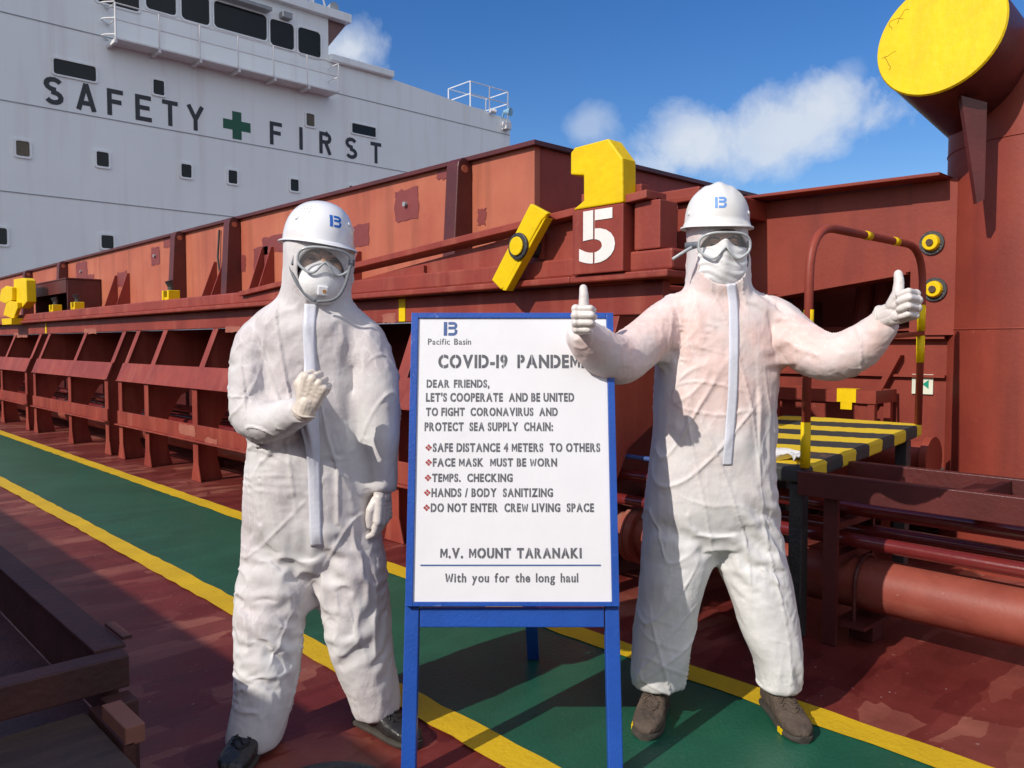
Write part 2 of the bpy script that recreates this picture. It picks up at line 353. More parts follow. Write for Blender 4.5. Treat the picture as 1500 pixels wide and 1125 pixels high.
# lettering
def glyph(ch, size, bold=0.0):
    c = bpy.data.curves.new('t', 'FONT'); c.body = ch; c.size = 1; c.offset = bold; c.resolution_u = 5
    o = bpy.data.objects.new('t', c); COL.objects.link(o); dg = bpy.context.evaluated_depsgraph_get(); dg.update()
    me = bpy.data.meshes.new_from_object(o.evaluated_get(dg)); bpy.data.objects.remove(o); bpy.data.curves.remove(c)
    return me
GC = {}
def glyph_bm(ch, bold=0.0, slot=0.0):
    """flat letter, cap height 1, left edge at x=0; optional vertical stencil slot"""
    if ch in 'MW': bold *= .25
    elif ch.islower(): bold *= .6
    key = (ch, bold, slot)
    if key not in GC:
        if 'cap' not in GC: v = [q.co.y for q in glyph('H', 1).vertices]; GC['cap'] = max(v)
        if ch in 'MW':
            b = BM(); Q_ = {'M': [[(0,0),(.22,0),(.22,1),(0,1)],[(.78,0),(1,0),(1,1),(.78,1)],[(.245,1),(.245,.60),(.488,.10),(.488,.50)],[(.755,1),(.512,.50),(.512,.10),(.755,.60)]],
                'W': [[(0,1),(.24,1),(.42,0),(.22,0)],[(.445,0),(.588,.55),(.588,1),(.45,.42)],[(.755,0),(.75,.42),(.612,1),(.612,.55)],[(1.2,1),(.98,0),(.78,0),(.96,1)]]}[ch]
            for q in Q_: b.faces.new([b.verts.new((x, y, 0)) for x, y in q])
            GC[key] = (b, 1.0 if ch == 'M' else 1.2); return GC[key]
        me = glyph(ch, 1, bold); b = BM(); b.from_mesh(me); bpy.data.meshes.remove(me)
        bmesh.ops.scale(b, vec=Vector((1, 1, 1))/GC['cap'], verts=b.verts[:])
        xs = [v.co.x for v in b.verts]
        x0, x1 = (min(xs), max(xs)) if xs else (0, .35)
        bmesh.ops.translate(b, vec=(-x0, 0, 0), verts=b.verts[:])
        if slot and ch in 'COQDGPRBUS0968cdaogbpuhn4A':
            cx = (x1-x0)*(.5 if ch in 'COQGUS0968ceosANM4afuynh' else .42)
            if ch in 'PRBD': cx = .30
            if ch in 'bdpgh': cx = (x1-x0)*(.45)
            for s in (-1, 1):
                bmesh.ops.bisect_plane(b, geom=b.verts[:]+b.edges[:]+b.faces[:], plane_co=(cx+s*slot, 0, 0), plane_no=(1, 0, 0))
            kill = [f for f in b.faces if abs(f.calc_center_median().x-cx) < slot*.98]
            bmesh.ops.delete(b, geom=kill, context='FACES')
        GC[key] = (b, x1-x0)
    return GC[key]
def put(bmT, ch, fn, x, y, h, wscale=1.0, bold=0.0, slot=0.0):
    """write one letter into bmT through fn(u, v) -> 3d; returns its width"""
    b, w = glyph_bm(ch, bold, slot); mp = {}
    for v in b.verts: mp[v] = bmT.verts.new(tuple(fn(x+v.co.x*h*wscale, y+v.co.y*h)))
    for f in b.faces:
        try: bmT.faces.new([mp[v] for v in f.verts])
        except ValueError: pass
    return w*h*wscale
def text_line(bmT, s, fn, x, y, h, width, bold=.02, slot=.0, gap=.16, space=.5):
    """fit a line of text to a width by its letter spacing and width scale"""
    ws = [glyph_bm(c, bold, slot)[1] if c != ' ' else space for c in s]
    tot = sum(ws)+gap*(len(s)-1); k = width/(tot*h)
    for c, w in zip(s, ws):
        if c != ' ': put(bmT, c, fn, x, y, h, k, bold, slot)
        x += (w+gap)*h*k
def stroke_poly(pts, w):
    """quads of a stroke of even width, mitred"""
    pts = [Vector(p) for p in pts]; L, Q = [], []
    for i, p in enumerate(pts):
        d0 = (p-pts[i-1]).normalized() if i else (pts[1]-p).normalized(); d1 = (pts[i+1]-p).normalized() if i < len(pts)-1 else d0
        t = (d0+d1).normalized(); nn_ = Vector((-t.y, t.x)); k = w/2/max(.5, nn_.dot(Vector((-d0.y, d0.x)))); L.append(p+nn_*k); Q.append(p-nn_*k)
    return [[L[i], L[i+1], Q[i+1], Q[i]] for i in range(len(pts)-1)]
arc = lambda cx, cy, rx, ry, a0, a1, n=9: [(cx+rx*math.cos(R(a0+(a1-a0)*i/n)), cy+ry*math.sin(R(a0+(a1-a0)*i/n))) for i in range(n+1)]
W_ = .17; H_ = W_/2
BLOCK = {'S': [arc(.32, .735, .24, .18, 25, 270)+arc(.32, .265, .24, .18, 90, -155)[0:]],
 'A': [[(.06, 0), (.33, .99)], [(.60, 0), (.33, .99)], [(.15, .27), (.51, .27)]], 'F': [[(H_, 0), (H_, 1)], [(W_, 1-H_), (.58, 1-H_)], [(W_, .53), (.52, .53)]],
 'E': [[(H_, 0), (H_, 1)], [(W_, 1-H_), (.60, 1-H_)], [(W_, .52), (.54, .52)], [(W_, H_), (.62, H_)]], 'T': [[(0, 1-H_), (.62, 1-H_)], [(.31, 0), (.31, 1-W_)]],
 'Y': [[(.31, 0), (.31, .48)], [(.03, 1), (.31, .45)], [(.59, 1), (.31, .45)]], 'I': [[(H_, 0), (H_, 1)]],
 'R': [[(H_, 0), (H_, 1)], [(W_, 1-H_), (.36, 1-H_)]+arc(.36, .73, .19, .185, 90, -90)+[(W_, .545)], [(.34, .5), (.56, 0)]]}
LET = [('S',65,92,134),('A',115,138,144),('F',157,180,150),('E',198,222,159),('T',238,260,166.5),('Y',277,297,173.5),('F',395,413,194.5),('I',438,443.5,203),('R',468,485,209.5),('S',507,522,217),('T',543,558,223)]
zb_ = np.mean([pX((a+c)/2, m)[1] for _, a, c, m in LET]); hh = .84
for ch, a, c, m in LET:
    b = BM(); X0, X1 = pX(a, m)[0], pX(c, m)[0]; polys = [q for st in BLOCK[ch] for q in stroke_poly(st, W_)]
    wch = max(p_.x for q in polys for p_ in q); X0 += (X1-X0-wch*hh)/2
    for i, q in enumerate(polys):
        f = b.faces.new([b.verts.new((X0+p_.x*hh, YA-.012+.0002*(i % 7), zb_-hh/2+p_.y*hh)) for p_ in q])
    bmesh.ops.recalc_face_normals(b, faces=b.faces[:])
    for f in b.faces:
        if f.normal.y > 0: f.normal_flip()
    obj('letter', b, M_blackp, bld)
cx, cz = pX(347, 184); cw_, ct = (pX(367, 184)[0]-pX(327, 184)[0])/2, .0
ct = cw_*.33; cw2 = cw_*.95
b = BM(); prism(b, [(cx+x, YA-.012, cz+z) for x, z in ((-ct,-cw2),(ct,-cw2),(ct,-ct),(cw_,-ct),(cw_,ct),(ct,ct),(ct,cw2),(-ct,cw2),(-ct,ct),(-cw_,ct),(-cw_,-ct),(-ct,-ct))], (0, .008, 0))
obj('green_cross', b, M_green, bld)
# railing cage, lamps on the wing end
b = BM(); xa, xb = pX(690, 150)[0], pX(745, 165)[0]; z0 = zw; zt = pX(740, 133)[1]
for x in (xa, xb):
    for y in (YA+.05, YA+1.6): tube(b, [(x, y, z0-.1), (x, y, zt)], .03, 8)
for h in (0, -.55): tube(b, [(xa, YA+.05, zt+h), (xb, YA+.05, zt+h), (xb, YA+1.6, zt+h), (xa, YA+1.6, zt+h), (xa, YA+.05, zt+h)], .025, 8)
tube(b, [((xa+xb)/2, YA+.05, z0-.1), ((xa+xb)/2, YA+.05, zt)], .03, 8)
obj('wing_railing', b, M_whitet, bld)
b = BM(); x = pX(736, 160)[0]; tube(b, [(x, YA-.1, z0+.25), (x+.1, YA-.45, z0+.2)], [.08, .2], 14); tube(b, [(x, YA, z0), (x, YA-.1, z0+.25)], .04, 8)
obj('loudhailer', b, mat('pale_blue_paint', (.25, .45, .6), None, .4), bld)
b = BM(); x = pX(716, 160)[0]; tube(b, [(x, YA-.1, z0+.15), (x+.25, YA-.2, z0+.12)], .1, 12)
obj('flood_lamp', b, M_whitet, bld)
b = BM(); x = pX(735, 178)[0]; box(b, x, x+.35, YA-.3, YA-.004, z0-.55, z0-.2); obj('side_light_box', b, M_whitet, bld, bevel=.02)
# masts on the bridge roof
b = BM()
for px, hgt in ((432, 1.6), (455, 1.9), (462, 2.2), (478, 1.8)):
    x = pX(px, 10)[0]; tube(b, [(x, YA+1, ztop_b+.3), (x, YA+1, ztop_b+.3+hgt)], .05, 8)
for h in (.5, 1.0): tube(b, [(pX(425,10)[0], YA+1, ztop_b+.3+h), (pX(490,10)[0], YA+1, ztop_b+.3+h)], .025, 6)
x = pX(485, 10)[0]; tube(b, [(x+.5, YA+1, ztop_b+.3), (x, YA+1, ztop_b+2)], .04, 8); tube(b, [(x-.5, YA+1, ztop_b+.3), (x, YA+1, ztop_b+2)], .04, 8)
obj('roof_rails', b, M_whitet, bld)
b = BM(); x = pX(492, 20)[0]; tube(b, [(x, YA+.4, ztop_b+.55), (x, YA+.1, ztop_b+.55)], [.16, .2], 14); tube(b, [(x, YA+.4, ztop_b+.3), (x, YA+.4, ztop_b+.55)], .05, 8); obj('search_light', b, M_grey, bld)
b = BM(); x0, z0_ = pX(313, 0); x1, _ = pX(391, 0); box(b, x0, x1, YA-.4, YA-.06, pX(350, 8)[1], pX(350, 8)[1]+.12); obj('window_canopy', b, M_grey, bld)
b = BM(); x, z = pX(416, 25); box(b, x-.2, x+.2, YA-.3, YA-.004, z-.12, z+.12); obj('wiper_motor', b, M_grey, bld, bevel=.03)

# ------------------------------------------------------------------ hatch coaming
XS, XT, ZK, ZT = 2.95, 3.16, .865, 1.40
coam = thing('hatch_coaming', 'red hatch coaming with sloped stays and open bays along the green walkway', 'hatch coaming', (3.3, 12, 0))
YN, YF = 2.30, 26.5
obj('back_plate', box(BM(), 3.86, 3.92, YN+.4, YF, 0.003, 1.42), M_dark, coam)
# upper fascia and the rounded coaming lip
obj('fascia', box(BM(), 3.17, 3.23, YN, YF, ZT, 1.56), M_coam, coam, bevel=.006)
b = BM(); box(b, 3.06, 3.5, YN-.1, YN+.5, 1.565, 1.60); box(b, 3.06, 4.2, YN+.5005, YF, 1.565, 1.60); obj('top_flange', b, M_coam, coam, bevel=.008)
obj('top_lip', box(BM(), 3.10, 3.28, YN-.1, YF, 1.602, 1.70), M_coam, coam, bevel=.012)
def stay(y, t=.014, fl=.11, deep=.75):
    b = BM()
    # web plate (shows as dark side) and face flange following the knee
    prism(b, [(XS+.012, y-t/2, .003), (XS+.012, y-t/2, ZK), (XT+.012, y-t/2, ZT-.003), (3.85, y-t/2, ZT-.003), (3.85, y-t/2, 1.0), (3.30, y-t/2, .72), (3.17, y-t/2, .5), (3.15, y-t/2, .2), (3.2, y-t/2, .003)], (0, t, 0))
    w = obj('stay', b, M_coam, coam)
    b = BM()
    prism(b, [(XS, y-fl/2, .003), (XS, y-fl/2, ZK), (XT, y-fl/2, ZT-.003), (XT+.012, y-fl/2, ZT-.003), (XS+.012, y-fl/2, ZK), (XS+.012, y-fl/2, .003)], (0, fl, 0))
    # splayed foot
    prism(b, [(XS-.001, y-fl/2, .003), (XS-.001, y+fl/2, .003), (XS-.001, y+fl/2+.05, .003), (XS-.001, y+fl/2, .16), (XS-.001, y-fl/2, .16), (XS-.001, y-fl/2-.05, .003)], (.012, 0, 0))
    obj('stay_flange', b, M_coam, w, bevel=.003)
secs = [(2.55, 5.75, (3.5, 4.2)), (6.05, 9.37, (7.3, 8.52)), (9.71, 12.95, (11.2,)), (13.3, 16.5, (14.9,)), (16.85, 20.0, (18.4,)), (20.3, 23.5, (22.,)), (23.8, 26.4, (25.,))]
for y0, y1, mids in secs:
    for y in (y0+.06, *mids, y1-.06): stay(y)
    # sloped upper band sits between knee and openings; lower band below the knee
    def xs(z): return XS + (XT-XS)*(z-ZK)/(ZT-ZK)
    b = BM(); prism(b, [(xs(ZK)-.003, y0, ZK), (xs(1.045)-.003, y0, 1.045), (xs(1.045)-.014, y0, 1.045), (XS-.014, y0, ZK), (XS-.03, y0, ZK-.012), (XS-.003, y0, ZK-.012)], (0, y1-y0, 0)); obj('upper_band', b, M_coam, coam, bevel=.003)
    b = BM(); box(b, XS-.014, XS-.003, y0, y1, .385, .525); box(b, XS-.05, XS-.0145, y0, y1, .373, .385); obj('lower_band', b, M_coam, coam, bevel=.003)
# scuffed salmon repaint patches on bands and fascia
def salmon(x0, y0, x1, y1, X):
    p0, p1 = onX(x0, y0, X), onX(x1, y1, X); ya, yb = sorted((p0[1], p1[1])); za, zb = sorted((p0[2], p1[2])); jj = lambda: random.uniform(-.012, .012); pts = []
    for (q0, q1) in (((ya, zb), (yb, zb)), ((yb, zb), (yb, za)), ((yb, za), (ya, za)), ((ya, za), (ya, zb))):
        for k in range(7): pts.append((q0[0]+(q1[0]-q0[0])*k/7+jj(), q0[1]+(q1[1]-q0[1])*k/7+jj()*.5))
    b = BM(); b.faces.new([b.verts.new((X, y, z)) for y, z in pts]); obj('scuffed_patch', b, mat('salmon_primer', (.40, .15, .10), (.28, .07, .05), .6, 6), coam)
for q in ((262,620,286,640),(300,640,318,652)): salmon(*q, XS-.0165)
for q in ((123,482,141,489),(330,478,352,486),(560,460,580,472),(20,488,40,494)): salmon(*q, 3.1685)
# rubbing yellow tape marks on the fascia
for px, py in ((590, 465), (68, 487)):
    p = onX(px, py, 3.17); b = BM(); box(b, 3.163, 3.1685, p[1]-.035, p[1]+.035, ZT+.005, 1.555); obj('yellow_mark', b, M_yel, coam)
# ramp plate and rail below the cover's near end
zr = lambda y: 1.705 + (4.85-y)*(1.905-1.705)/(4.85-2.82)
b = BM(); prism(b, [(3.14, 2.32, 1.703), (3.14, 5.0, 1.703), (3.14, 4.85, zr(4.85)), (3.14, 2.32, zr(2.4))], (.04, 0, 0)); obj('ramp_plate', b, M_coam, coam)
b = BM(); prism(b, [(3.06, 6.6, 1.70), (3.06, 2.32, zr(2.32)+.02), (3.06, 2.32, zr(2.32)-.02), (3.06, 6.6, 1.66)], (.16, 0, 0)); obj('ramp_rail', b, M_coam, coam, bevel=.005)
for y in (3.06, 4.1): obj('stiffener', box(BM(), 3.115, 3.138, y-.012, y+.012, 1.71, zr(y)-.03), M_coam, coam)
# coaming end: corner columns and end plate
b = BM(); box(b, 3.10, 3.24, YN-.03, YN+.12, 1.703, 1.93); obj('corner_post', b, M_coam, coam, bevel=.006)
b = BM(); box(b, 3.42, 3.50, YN-.05, YN+.1, 1.603, 1.955); box(b, 3.38, 3.54, YN-.07, YN+.12, 1.956, 1.985); obj('corner_post', b, M_red, coam, bevel=.006)
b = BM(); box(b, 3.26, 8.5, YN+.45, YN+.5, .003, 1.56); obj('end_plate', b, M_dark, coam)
for z in (1.72, 1.83, 1.92):
    b = BM(); tube(b, [(3.62, YN+.42, z), (3.62, YN+.32, z)], .028, 10); obj('grease_fitting', b, M_black, coam)
b = BM(); box(b, 3.505, 3.55, YN-.0, YN+.005, 1.64, 1.78); obj('cream_plate', b, mat('cream_plate', (.62, .6, .48), None, .5), coam)

# ------------------------------------------------------------------ hatch cover
XC, ZC0, ZC1 = 3.80, 1.72, 2.55
YC = 3.79
cov = thing('hatch_cover', 'orange red steel hatch cover lying on top of the coaming', 'hatch cover', (3.8, 12, 1.7))
obj('side_panel', box(BM(), XC, XC+.05, YC, YF, 1.602, ZC1), M_cover, cov)
obj('end_panel', box(BM(), XC+.0505, 10.5, YC, YC+.05, 1.75, ZC1-.003), M_red, cov)
obj('top_panel', box(BM(), XC-.04, 10.5, YC-.04, YF, ZC1+.001, ZC1+.03), M_dark, cov)
# next folding panel, seen past the yellow stopper
zt_b = onY(940, 252, YC-1.0)[2]; b = BM(); box(b, 4.2, 11, YC-1.0, YC-.045, zt_b-.13, zt_b); obj('edge_beam', b, M_red, cov, bevel=.01)
def ys(px, X=XC): return onX(px, 400, X)[1]
for px in (692, 354, 273, 100, 48):
    y = ys(px); b = BM()
    pr = [(XC-.003, y, 1.703), (XC-.18, y, 1.703), (XC-.13, y, ZC1-.05)]
    pr += [(XC-.13+.06-.06*math.cos(R(a)), y, ZC1-.05+.07*math.sin(R(a))) for a in (30, 60, 90, 120)] + [(XC-.003, y, ZC1-.03)]
    prism(b, pr, (0, .13, 0)); s_ = obj('lifting_lug', b, M_dark, cov, bevel=.006)
    b = BM(); tube(b, [(XC-.07, y-.004, ZC1-.06), (XC-.07, y+.01, ZC1-.06)], .028, 14); obj('lug_hole', b, M_cover, s_)
for px in (122, 142, 172, 190, 318, 332, 388, 402, 440, 530, 738):
    y = ys(px); hgt = random.choice((.45, .5)) if px < 500 else .33
    b = BM(); prism(b, [(XC-.003, y, 1.703), (XC-.2, y, 1.703), (XC-.03, y, 1.703+hgt), (XC-.003, y, 1.703+hgt)], (0, .016, 0)); obj('bracket', b, M_coam, cov)
for x0, y0, x1, y1, bolt in ((579,277,613,322,1),(508,330,541,362,0),(640,248,663,262,0),(222,362,234,388,1),(112,384,128,412,1),(172,398,186,420,0),(128,402,138,420,0),(345,375,360,398,0),(372,362,393,396,0),(240,348,258,362,0),(385,345,420,370,0),(700,305,712,330,0)):
    p0, p1 = onX(x0, (y0+y1)/2, XC), onX(x1, (y0+y1)/2, XC); q0, q1 = onX((x0+x1)/2, y0, XC)[2], onX((x0+x1)/2, y1, XC)[2]
    b = BM(); ya, yb = sorted((p0[1], p1[1])); n = 7; pts = []
    jj = lambda: random.uniform(-.012, .012)
    for i in range(n): pts.append((ya+(yb-ya)*i/n+jj(), q1+jj()))
    for i in range(n): pts.append((yb+jj(), q1+(q0-q1)*i/n+jj()))
    for i in range(n): pts.append((yb-(yb-ya)*i/n+jj(), q0+jj()))
    for i in range(n): pts.append((ya+jj(), q0-(q0-q1)*i/n+jj()))
    b.faces.new([b.verts.new((XC-.004, y, z)) for y, z in pts]); bmesh.ops.recalc_face_normals(b, faces=b.faces[:])
    if b.faces[:][0].normal.x > 0: bmesh.ops.reverse_faces(b, faces=b.faces[:])
    pt = obj('touched_up_patch', b, M_patch, cov)
    if bolt:
        y, z = (ya+yb)/2, (q0+q1)/2; b = BM(); tube(b, [(XC-.004, y, z), (XC-.03, y, z)], .02, 8); obj('bolt', b, M_grey, pt)
b = BM()
for px in (327, 322): pass
y = ys(325); tube(b, [(XC-.02, y, ZC1-.06), (XC-.03, y+.03, 2.2), (XC-.02, y, 2.0)], .012, 8); obj('cable', b, M_black, cov)

# small yellow cleats on the coaming lip
for i, (px, py) in enumerate(((252, 443), (115, 458), (83, 468))):
    p = onX(px, py, 3.2); t = thing('securing_cleat', ('small yellow cleat with dark pin, right one on the coaming lip', 'small yellow cleat with dark pin, middle one on the coaming lip', 'small yellow cleat beside the far yellow stopper on the coaming lip')[i], 'cleat', (3.2, p[1], 1.70), 0, 'cleats on the coaming lip')
    b = BM(); y = p[1]; box(b, 3.13, 3.25, y-.09, y-.05, 1.702, 1.80); box(b, 3.13, 3.25, y+.05, y+.09, 1.702, 1.80); box(b, 3.14, 3.24, y-.0495, y+.0495, 1.702, 1.73); obj('cleat_base', b, M_yel, t, bevel=.006)
    b = BM(); tube(b, [(3.19, y, 1.73), (3.19, y, 1.84), (3.17, y, 1.9)], [.035, .03, .04], 10); obj('pin', b, M_black, t, smooth=False)

# stopper block with the number 5
t = thing('hatch_stopper', 'big yellow topped red stopper block painted with a white number 5', 'stopper', (3.2, 2.62, 1.6))
XB = 3.04
yl, yr = onX(838, 400, XB)[1], onX(912, 400, XB)[1]
def ZZ(px, py): return onX(px, py, XB)[2]
def YZ(px, py): p = onX(px, py, XB); return p[1], p[2]
zy = (YZ(838, 309)[1]+YZ(912, 297)[1])/2; z0 = (YZ(840, 403)[1]+YZ(912, 397)[1])/2
b = BM(); box(b, XB, XB+.10, yr, yl, z0, zy); obj('number_block', b, M_coam, t, bevel=.006)
yz = [(912, 296), (912, 232), (891, 203), (842, 216), (836, 224), (836, 256), (855, 257), (855, 294), (838, 310)]
q = [YZ(*p) for p in yz]; q[0] = (yr, zy+.002); q[-1] = (yl, zy+.002)
b = BM(); prism(b, [(XB-.002, y, z) for y, z in q], (.105, 0, 0)); obj('yellow_cap', b, M_yel, t, bevel=.008)
b = BM(); box(b, XB+.1005, XB+.16, yr-.03, yl+.03, z0-.05, zy+.1); obj('backing_plate', b, M_coam, t, bevel=.005)
b = BM(); yA, zA = YZ(849, 384); yB, zB = YZ(902, 306); hh5 = zB-zA
_, w = glyph_bm('5', .03, 0)
put(b, '5', lambda u, v: (XB-.004, yA-u, zA+v), 0, .0, hh5, (yA-yB)/(w*hh5), .03)
cxs = yA-(yA-yB)*.42
for s in (-1, 1): bmesh.ops.bisect_plane(b, geom=b.verts[:]+b.edges[:]+b.faces[:], plane_co=(0, cxs+s*.005, 0), plane_no=(0, 1, 0))
bmesh.ops.delete(b, geom=[f for f in b.faces if abs(f.calc_center_median().y-cxs) < .0049], context='FACES')
obj('number_five', b, M_stencilw, t)

# far stopper (double yellow lobes) in front of a dark locker
def far_stop():
    t = thing('hatch_stopper', 'distant double lobed yellow stopper on the coaming at far left', 'stopper', (3.1, 14.4, 1.6))
    XQ = 3.05
    def Q(px, py): p = onX(px, py, XQ); return (XQ, p[1], p[2])
    b = BM(); prism(b, [Q(*p) for p in ((20,409),(34,407),(38,410),(39,442),(31,452),(20,447))], (.13, 0, 0)); obj('yellow_cap', b, M_yel, t, bevel=.01)
    for ps in (((5,441),(8,424),(15,419),(24,421),(24,440),(14,445)), ((11,462),(15,445),(21,441),(32,443),(32,452),(26,467))):
        b = BM(); prism(b, [(XQ-.06, y, z) for _, y, z in [Q(*p) for p in ps]], (.057, 0, 0)); obj('lobe', b, M_yel, t, bevel=.01)
    b = BM(); prism(b, [(XQ-.1, y, z) for _, y, z in [Q(*p) for p in ((13,467),(28,466),(28,475),(14,476))]], (.15, 0, 0)); obj('foot', b, M_yel, t)
far_stop()
t = thing('hatch_locker', 'dark red box with an open front beside the far yellow stopper', 'locker', (3.5, 12.6, 1.7))
p0, p1 = onX(46, 430, 3.3)[1], onX(93, 430, 3.3)[1]
zt = onX(70, 411, 3.3)[2]
b = BM(); box(b, 3.35, 3.795, p1, p1+.03, 1.703, zt-.02); box(b, 3.35, 3.795, p0-.03, p0, 1.703, zt-.02); box(b, 3.33, 3.796, p1-.02, p0+.02, zt-.0195, zt); box(b, 3.34, 3.36, p1+.0305, p0-.0305, 1.98, zt-.02); obj('housing', b, M_dark, t, bevel=.004)
b = BM(); box(b, 3.7, 3.78, p1+.05, p0-.05, 1.703, 1.95); obj('hinge_block', b, M_black, t)

# yellow latch bar with hub
t = thing('latch_bar', 'tilted yellow latch bar with a rusty round hub on the coaming side', 'latch', (3.1, 3.3, 1.75))
XL = 3.0
def Q(px, py, X=XL): p = onX(px, py, X); return (X, p[1], p[2])
b = BM(); prism(b, [Q(*p) for p in ((720,410),(733,424),(739,421),(792,324),(803,312),(777,298),(773,305))], (.03, 0, 0)); obj('bar', b, M_yel, t, bevel=.006)
b = BM(); prism(b, [Q(*p) for p in ((735,425),(741,426),(800,318),(795,322))], (.055, 0, 0)); obj('bar_flange', b, M_yel, t, bevel=.004)
c = Vector(Q(761, 361)); b = BM(); tube(b, [c+Vector((-.001, 0, 0)), c+Vector((-.018, 0, 0))], .072, 20); tube(b, [c+Vector((.02, 0, 0)), c+Vector((.14, 0, 0))], .05, 14); obj('hub', b, M_black, t, bevel=.006)
b = BM(); tube(b, [c+Vector((-.0185, 0, 0)), c+Vector((-.03, 0, 0))], .05, 16); obj('hub_cap', b, M_yel, t, bevel=.005)


# ------------------------------------------------------------------ pipes along the deck
def long_pipe(name, label, X, Z, r, y0, y1, m, seg=24):
    b = BM(); tube(b, [(X, y0, Z), (X, y1, Z)], r, seg); o = obj(name, b, m, loc=(X, 2, Z), auto=R(40)); tag(o, label, 'pipe'); return o
BP = long_pipe('ballast_pipe', 'thick worn red pipe running low along the deck at right', 3.45, .235, .112, -3, 26, M_bigpipe, 40)
for y in (2.62, -.2, 6.3, 9.6):
    b = BM(); tube(b, [(3.45, y-.02, .235), (3.45, y+.02, .235)], .15, 30); tube(b, [(3.45, y+.025, .235), (3.45, y+.06, .235)], .15, 30); obj('flange', b, M_bigpipe, BP, auto=R(40))
b = BM(); tube(b, [(3.45, 2.9, .235), (3.45, 3.6, .235)], .1135, 40); obj('red_band', b, mat('bright_red_paint', (.62, .015, .02), None, .35), BP, smooth=False)
for y in (1.43, 4.6, 8.0):
    b = BM(); pts = [(3.45+.122*math.cos(R(a)), y, .235+.122*math.sin(R(a))) for a in range(-10, 191, 10)]
    tube(b, [(3.45+.122, y, .1)]+pts+[(3.45-.122, y, .1)], .008, 8); box(b, 3.27, 3.63, y-.07, y+.07, .085, .1); box(b, 3.40, 3.50, y-.05, y+.05, .003, .0845); obj('pipe_clamp', b, M_dark, BP)
PP = [(3.37, .43, .030, 'upper of the two glossy dark red pipes nearest above the thick pipe'), (3.46, .41, .024, 'thin glossy red pipe just behind the front small pipe over the thick one'),
      (3.40, .56, .030, 'glossy red pipe tucked right under the rack rails'), (3.54, .55, .026, 'slim glossy red pipe behind the pipe under the rack rails'), (3.62, .42, .034, 'rearmost glossy red pipe in the bundle above the thick pipe')]
for X, Z, r, lb in PP: long_pipe('deck_pipe', lb, X, Z, r, -3, 26, M_pipe)['group'] = 'small pipes in the deck bundle'
for y in (4.9, 7.2, 7.35, 10.4):
    pass
b = BM(); tube(b, [(3.36, 2.4, .665), (3.36, 4.4, .665)], .012, 8)
tag(obj('conduit', b, M_cable, loc=(3.36, 3, .665)), 'thin faded blue conduit above the glossy pipes beside the sign', 'conduit')

# pipe rack with rails
t = thing('pipe_rack', 'dark red channel rack like a lying ladder over the pipes at right', 'pipe rack', (3.4, 0, 0))
b = BM(); ztop = .725
def channel(X, y0, y1, zt, h=.10, d=.05, th=.01):
    b = BM(); box(b, X, X+th, y0, y1, zt-h, zt); box(b, X+th+.0005, X+d, y0, y1, zt-th, zt-.001); box(b, X+th+.0005, X+d, y0, y1, zt-h+.001, zt-h+th); return b
obj('rail', channel(3.19, -3, 1.62, ztop), M_dark, t, bevel=.003)
obj('rail', channel(3.62, -3, 1.60, ztop), M_dark, t, bevel=.003)
for y in (.98, .02, -1.2): obj('cross_bar', box(BM(), 3.241, 3.619, y-.04, y+.04, ztop-.09, ztop-.006), M_dark, t, bevel=.003)
for y in (1.5, -.4): 
    b = BM(); box(b, 3.245, 3.265, y-.03, y+.03, .003, ztop-.1); box(b, 3.60, 3.618, y-.03, y+.03, .003, ztop-.1); box(b, 3.2655, 3.5995, y-.025, y+.025, .34, .375); box(b, 3.2655, 3.5995, y-.025, y+.025, .485, .515); obj('upright', b, M_dark, t)
# ------------------------------------------------------------------ striped step-over platform with handrails
t = thing('step_platform', 'black step platform with yellow hazard stripes and red hoop handrail', 'platform', (3.8, 1.9, 0))
A = np.array([3.20, 1.60, .735]); Bp = np.array([4.48, 1.585, .838]); Cp = np.array([4.48, 2.36, .838]); Dp = np.array([3.20, 2.36, .735])
hz = bpy.data.materials.new('hazard_stripes'); tt, n, l, p = nodes(hz)
co = n('ShaderNodeTexCoord'); sx = n('ShaderNodeSeparateXYZ'); l(co.outputs['Object'], sx.inputs[0])
def nm(op, a, b=0.0):
    q = n('ShaderNodeMath'); q.operation = op
    for i, v in enumerate((a, b)):
        if hasattr(v, 'links'): l(v, q.inputs[i])
        else: q.inputs[i].default_value = v
    return q.outputs[0]
nn = n('ShaderNodeTexNoise'); nn.inputs['Scale'].default_value = 16; nn.inputs['Detail'].default_value = 6; l(co.outputs['Object'], nn.inputs['Vector'])
v = nm('ADD', nm('MULTIPLY', sx.outputs['X'], 3.55), nm('MULTIPLY', sx.outputs['Y'], .55)); v = nm('ADD', v, nm('MULTIPLY', nn.outputs['Fac'], .16))
v = nm('GREATER_THAN', nm('FRACT', nm('ADD', v, .45)), .52)
n2 = n('ShaderNodeTexNoise'); n2.inputs['Scale'].default_value = 5; n2.inputs['Detail'].default_value = 9; n2.inputs['Roughness'].default_value = .7; l(co.outputs['Object'], n2.inputs['Vector'])
ru = n('ShaderNodeValToRGB'); ru.color_ramp.elements[0].position = .60; ru.color_ramp.elements[1].position = .68; l(n2.outputs['Fac'], ru.inputs['Fac'])
mx = n('ShaderNodeMix'); mx.data_type = 'RGBA'; l(v, mx.inputs['Factor']); mx.inputs['A'].default_value = (.035, .036, .036, 1); mx.inputs['B'].default_value = (.66, .46, .02, 1)
m3 = n('ShaderNodeMix'); m3.data_type = 'RGBA'; q = nm('MULTIPLY', ru.outputs['Color'], .55); l(q, m3.inputs['Factor']); l(mx.outputs['Result'], m3.inputs['A']); m3.inputs['B'].default_value = (.20, .075, .03, 1)
l(m3.outputs['Result'], p.inputs['Base Color']); p.inputs['Roughness'].default_value = .7
